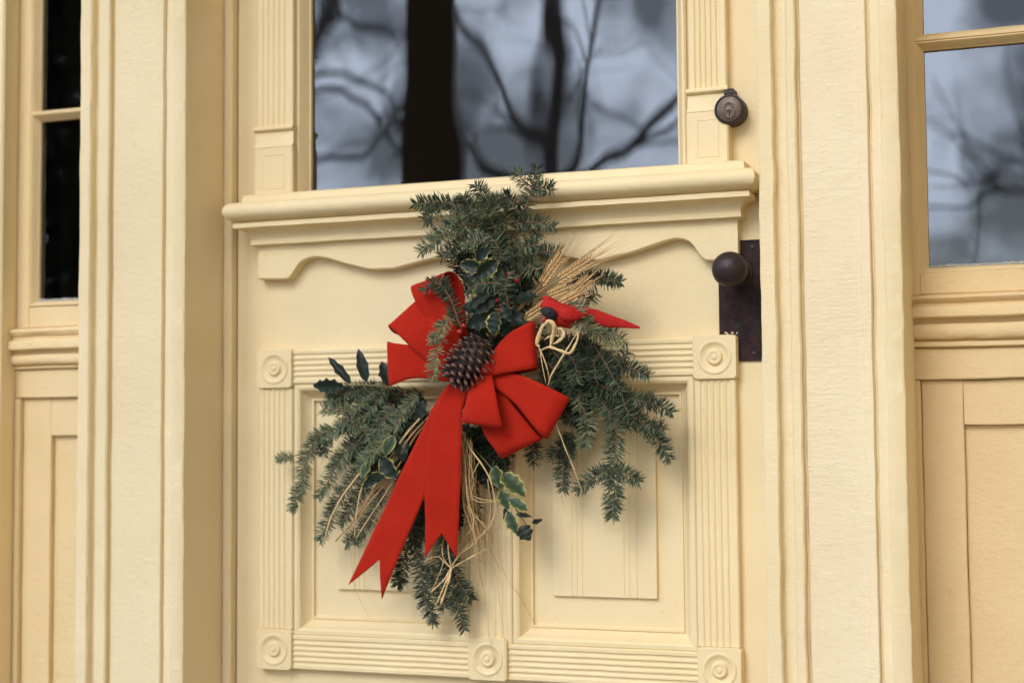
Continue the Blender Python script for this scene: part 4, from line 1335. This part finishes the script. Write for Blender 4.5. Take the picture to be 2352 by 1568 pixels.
# ---------------------------------------------------------------- toy bird
bd = empty('ornament_bird', at(1290, 740, -.13))
tag(bd, 'small red ornament bird with black mask perched in the swag beside the wheat', 'bird ornament')
rings = [(1469, 752, -.105, 2.0, .6), (1440, 746, -.108, 8, .35), (1400, 737, -.112, 14.5, .32), (1368, 728, -.116, 17, .4), (1345, 722, -.12, 17, .6), (1328, 722, -.125, 19, .9), (1308, 727, -.13, 27, .95),
         (1290, 724, -.133, 27, .95), (1276, 714, -.136, 22, .95), (1264, 705, -.138, 20, .95), (1253, 701, -.138, 15, .95), (1245, 699, -.138, 8, .9), (1242, 698, -.138, 2, .9)]
rp_ = [at(a, b, c) for (a, b, c, r, f) in rings]
vs, fs = [], []
for i, (a, b, c, r, f) in enumerate(rings):
    d = (rp_[min(i + 1, len(rp_) - 1)] - rp_[max(i - 1, 0)]).normalized()
    u = d.cross(Vector((0, 1, 0))).normalized()
    v = d.cross(u)
    for s in range(14):
        an = 2 * math.pi * s / 14
        q = rp_[i] + u * (lpx(r) * math.cos(an)) + v * (lpx(r) * f * math.sin(an))
        vs.append(q + noise.noise_vector(q * 160) * 0.0012)
fs = grid_faces(len(rings), 14, close_c=True)
body = mesh('body', vs, fs, BIRD, bd, True)
crest = [at(1268, 697, -.138), at(1258, 688, -.138), at(1250, 684, -.137), at(1243, 687, -.136)]
vs, fs = tube_geo(crest, [lpx(x) for x in (12, 9, 5, 1.5)], 9)
mesh('crest', vs, fs, BIRD, bd, True)
mk = [at(1243, 713, -.150), at(1256, 716, -.153), at(1268, 722, -.153), at(1272, 736, -.146)]
vs, fs = tube_geo(crom(mk, 9), [lpx(x) for x in (4, 8, 11, 12, 12, 12, 11, 8, 4)], 10)
mesh('mask', vs, fs, MASK, bd, True)
vs, fs = tube_geo([at(1254, 728, -.152), at(1248, 736, -.155), at(1243, 742, -.156)], [lpx(7), lpx(5), lpx(0.8)], 8)
mesh('beak', vs, fs, BEAK, bd, True)
e = at(1262, 717, -.160)
lathe('eye', (e.x, e.y - .001, e.z), [(0.0032 * math.sin(math.pi * k / 8), -0.0032 * math.cos(math.pi * k / 8)) for k in range(9)], EYE, bd, 14)
wg = [at(1282, 716, -.150), at(1302, 722, -.153), at(1325, 724, -.145), at(1352, 722, -.132)]
vs, fs = tube_geo(crom(wg, 10), [lpx(x) for x in (6, 12, 14, 15, 14, 13, 11, 9, 6, 2)], 9, .4)
mesh('wing', vs, fs, BIRD, bd, True)

# ---------------------------------------------------------------- what the glass reflects: porch post, bare trees, an added evergreen
YG = 0.020


def mir(px, py, dist):
    """place in the yard, dist metres in front of the glass, whose mirror image was measured at (px, py)"""
    v = at(px, py, YG + dist)
    return Vector((v.x, YG - dist, v.z))


pp = mir(996, 300, 1.75)
post = empty('porch_post', (pp.x, pp.y, -0.02))
tag(post, 'square porch post, darkened as backlit, mirrored as a dark upright in the door glass', 'post')
hw_ = 0.076
c45 = [(hw_ * 1.0, 0.0), (hw_ * .0, hw_), (-hw_, 0), (0, -hw_)]
ang = math.radians(28)


def post_box(name, h, z0, z1):
    vs = []
    for z in (z0, z1):
        for k in range(4):
            a = ang + math.pi / 2 * k
            vs.append((pp.x + h * 1.414 * math.cos(a), pp.y + h * 1.414 * math.sin(a), z))
    mesh(name, vs, [(0, 1, 5, 4), (1, 2, 6, 5), (2, 3, 7, 6), (3, 0, 4, 7), (4, 5, 6, 7), (3, 2, 1, 0)], POSTM, post)


post_box('shaft', hw_, 0.16, 3.70)
post_box('base', hw_ * 1.35, -0.02, 0.158)
post_box('capital', hw_ * 1.35, 3.702, 3.895)


def limb(t, name, path, r0, r1, dist, n=26, wig=0.05):
    ctrl = [mir(px, py, dist + dd) for (px, py, dd) in path]
    pts = crom(ctrl, n) if len(ctrl) > 2 else [ctrl[0].lerp(ctrl[1], i / (n - 1)) for i in range(n)]
    pts = [p + noise.noise_vector(p * 1.3) * wig for p in pts]
    vs, fs = tube_geo(pts, [r0 + (r1 - r0) * i / (n - 1) for i in range(n)], 8)
    o = mesh(name, vs, fs, BARK, t, True)
    return pts


def twigs(t, pts, n, l, r, seed):
    rr = random.Random(seed)
    V, F = [], []
    for k in range(n):
        i = rr.randrange(3, len(pts) - 1)
        p = pts[i]
        d = (pts[i + 1 if i + 1 < len(pts) else i] - pts[i - 1]).normalized()
        a = (d * 0.6 + Vector((rr.gauss(0, .6), rr.gauss(0, .6), rr.gauss(0.25, .5)))).normalized()
        ll = l * rr.uniform(.5, 1.2)
        mid = p + a * ll * .5 + Vector((rr.gauss(0, .05), rr.gauss(0, .05), 0.04)) * ll
        e = p + a * ll
        vs, fs = tube_geo([p, mid, e], [r, r * .7, r * .3], 5)
        o = len(V)
        V += vs
        F += [tuple(o + x for x in f) for f in fs]
        for j in range(3):
            a2 = (a + Vector((rr.gauss(0, .6), rr.gauss(0, .6), rr.gauss(0.1, .5)))).normalized()
            q = p.lerp(e, rr.uniform(.35, .95))
            vs, fs = tube_geo([q, q + a2 * ll * .5], [r * .45, r * .15], 4)
            o = len(V)
            V += vs
            F += [tuple(o + x for x in f) for f in fs]
    tw = mesh('twigs', V, F, BARK, t)
    tw['kind'] = 'stuff'


def tree(label, dist, root, limbs, tw):
    b = mir(root[0], root[1], dist)
    t = empty('bare_tree', (b.x, b.y, -0.95))
    tag(t, label, 'tree', 'bare trees in the yard')
    bpx = root
    vs, fs = tube_geo([Vector((b.x, b.y, -1.0)), Vector((b.x + .02, b.y, 0.2)), b], [root[2] * 1.5, root[2] * 1.1, root[2]], 10)
    mesh('trunk', vs, fs, BARK, t, True)
    for k, (p, r0, r1) in enumerate(limbs):
        pts = limb(t, 'limb', p, r0, r1, dist)
        twigs(t, pts, tw, 1.1, 0.014, k + int(dist * 10))
    return t


tree('forked bare tree mirrored in the middle of the door glass', 9.0, (1248, 420, .14),
     [([(1248, 430, 0), (1256, 330, 0), (1258, 200, 0), (1268, 90, 0), (1266, 0, 0), (1272, -300, .5)], .085, .05),
      ([(1240, 400, 0), (1228, 310, .3), (1180, 235, .6), (1120, 155, .9), (1075, 60, 1.2), (1020, -120, 1.5)], .05, .03),
      ([(1262, 420, 0), (1318, 380, -.3), (1338, 270, -.5), (1352, 170, -.6), (1385, 40, -.8), (1420, -160, -1)], .036, .025),
      ([(1262, 430, 0), (1390, 390, .3), (1470, 300, .6), (1560, 215, .9), (1680, 150, 1.2)], .045, .03),
      ([(1400, 380, .3), (1450, 330, .5), (1530, 290, .7), (1620, 230, 1.0)], .03, .02),
      ([(1230, 420, 0), (1130, 385, .4), (1070, 345, .7), (1000, 300, 1.0)], .05, .03)], 4)
tree('leaning bare tree mirrored at the left side of the door glass', 12.0, (560, 520, .16),
     [([(560, 540, 0), (640, 300, 0), (700, 160, 0), (760, 0, .3), (800, -200, .6)], .09, .04),
      ([(640, 330, 0), (720, 172, .2), (840, 190, .4), (905, 235, .5), (960, 330, .8)], .035, .02),
      ([(600, 420, 0), (740, 210, .2), (830, 250, .4), (900, 320, .6), (990, 380, .8)], .04, .02),
      ([(580, 500, 0), (700, 380, .2), (800, 360, .4), (880, 300, .7), (960, 260, .9)], .04, .02),
      ([(620, 400, 0), (720, 90, .2), (800, 40, .5), (900, 90, .8)], .04, .02)], 9)
tree('bare tree with thin crooked twigs mirrored in the right sidelight', 11.0, (2420, 560, .16),
     [([(2420, 580, 0), (2380, 470, 0), (2290, 420, .2), (2200, 470, .3), (2100, 480, .6)], .026, .01),
      ([(2420, 560, 0), (2360, 400, 0), (2260, 330, .2), (2220, 290, .4)], .02, .006),
      ([(2400, 520, 0), (2330, 430, .1), (2250, 400, .3), (2130, 430, .5)], .018, .006),
      ([(2400, 520, 0), (2350, 330, .1), (2320, 240, .3), (2330, 100, .5)], .016, .006)], 3)

ev = mir(60, 400, 4.6)  # unseen evergreen added so the left panes mirror something dark
yt = empty('added_evergreen', (ev.x, ev.y, -0.95))
tag(yt, 'dense dark evergreen tree added for a dark reflection in the left sidelight', 'tree')
vs, fs = tube_geo([Vector((ev.x, ev.y, -1.0)), Vector((ev.x, ev.y, 3.6))], [.16, .03], 8)
mesh('trunk', vs, fs, BARK, yt, True)
V, F, T = [], [], []
rr = random.Random(3)
for k in range(15000):
    h = rr.random() ** 1.3
    R_ = 1.25 * (1 - h) ** 0.55 * (0.85 + 0.25 * noise.noise(Vector((h * 5, k % 7, 0))))
    a = rr.uniform(0, 6.283)
    r = R_ * math.sqrt(rr.random())
    p = Vector((ev.x + r * math.cos(a), ev.y + r * math.sin(a), -0.85 + 4.9 * h))
    d = Vector((math.cos(a) + rr.gauss(0, .4), math.sin(a) + rr.gauss(0, .4), rr.gauss(-.1, .4))).normalized()
    needle_geo(V, F, T, p, d, Vector((rr.gauss(0, .3), rr.gauss(0, .3), 1)), rr.uniform(.14, .26), .06, .1, rr.uniform(0, .35))
cr = mesh('crown', V, F, NEEDLE, yt, False, ('tone', T))
cr['kind'] = 'stuff'
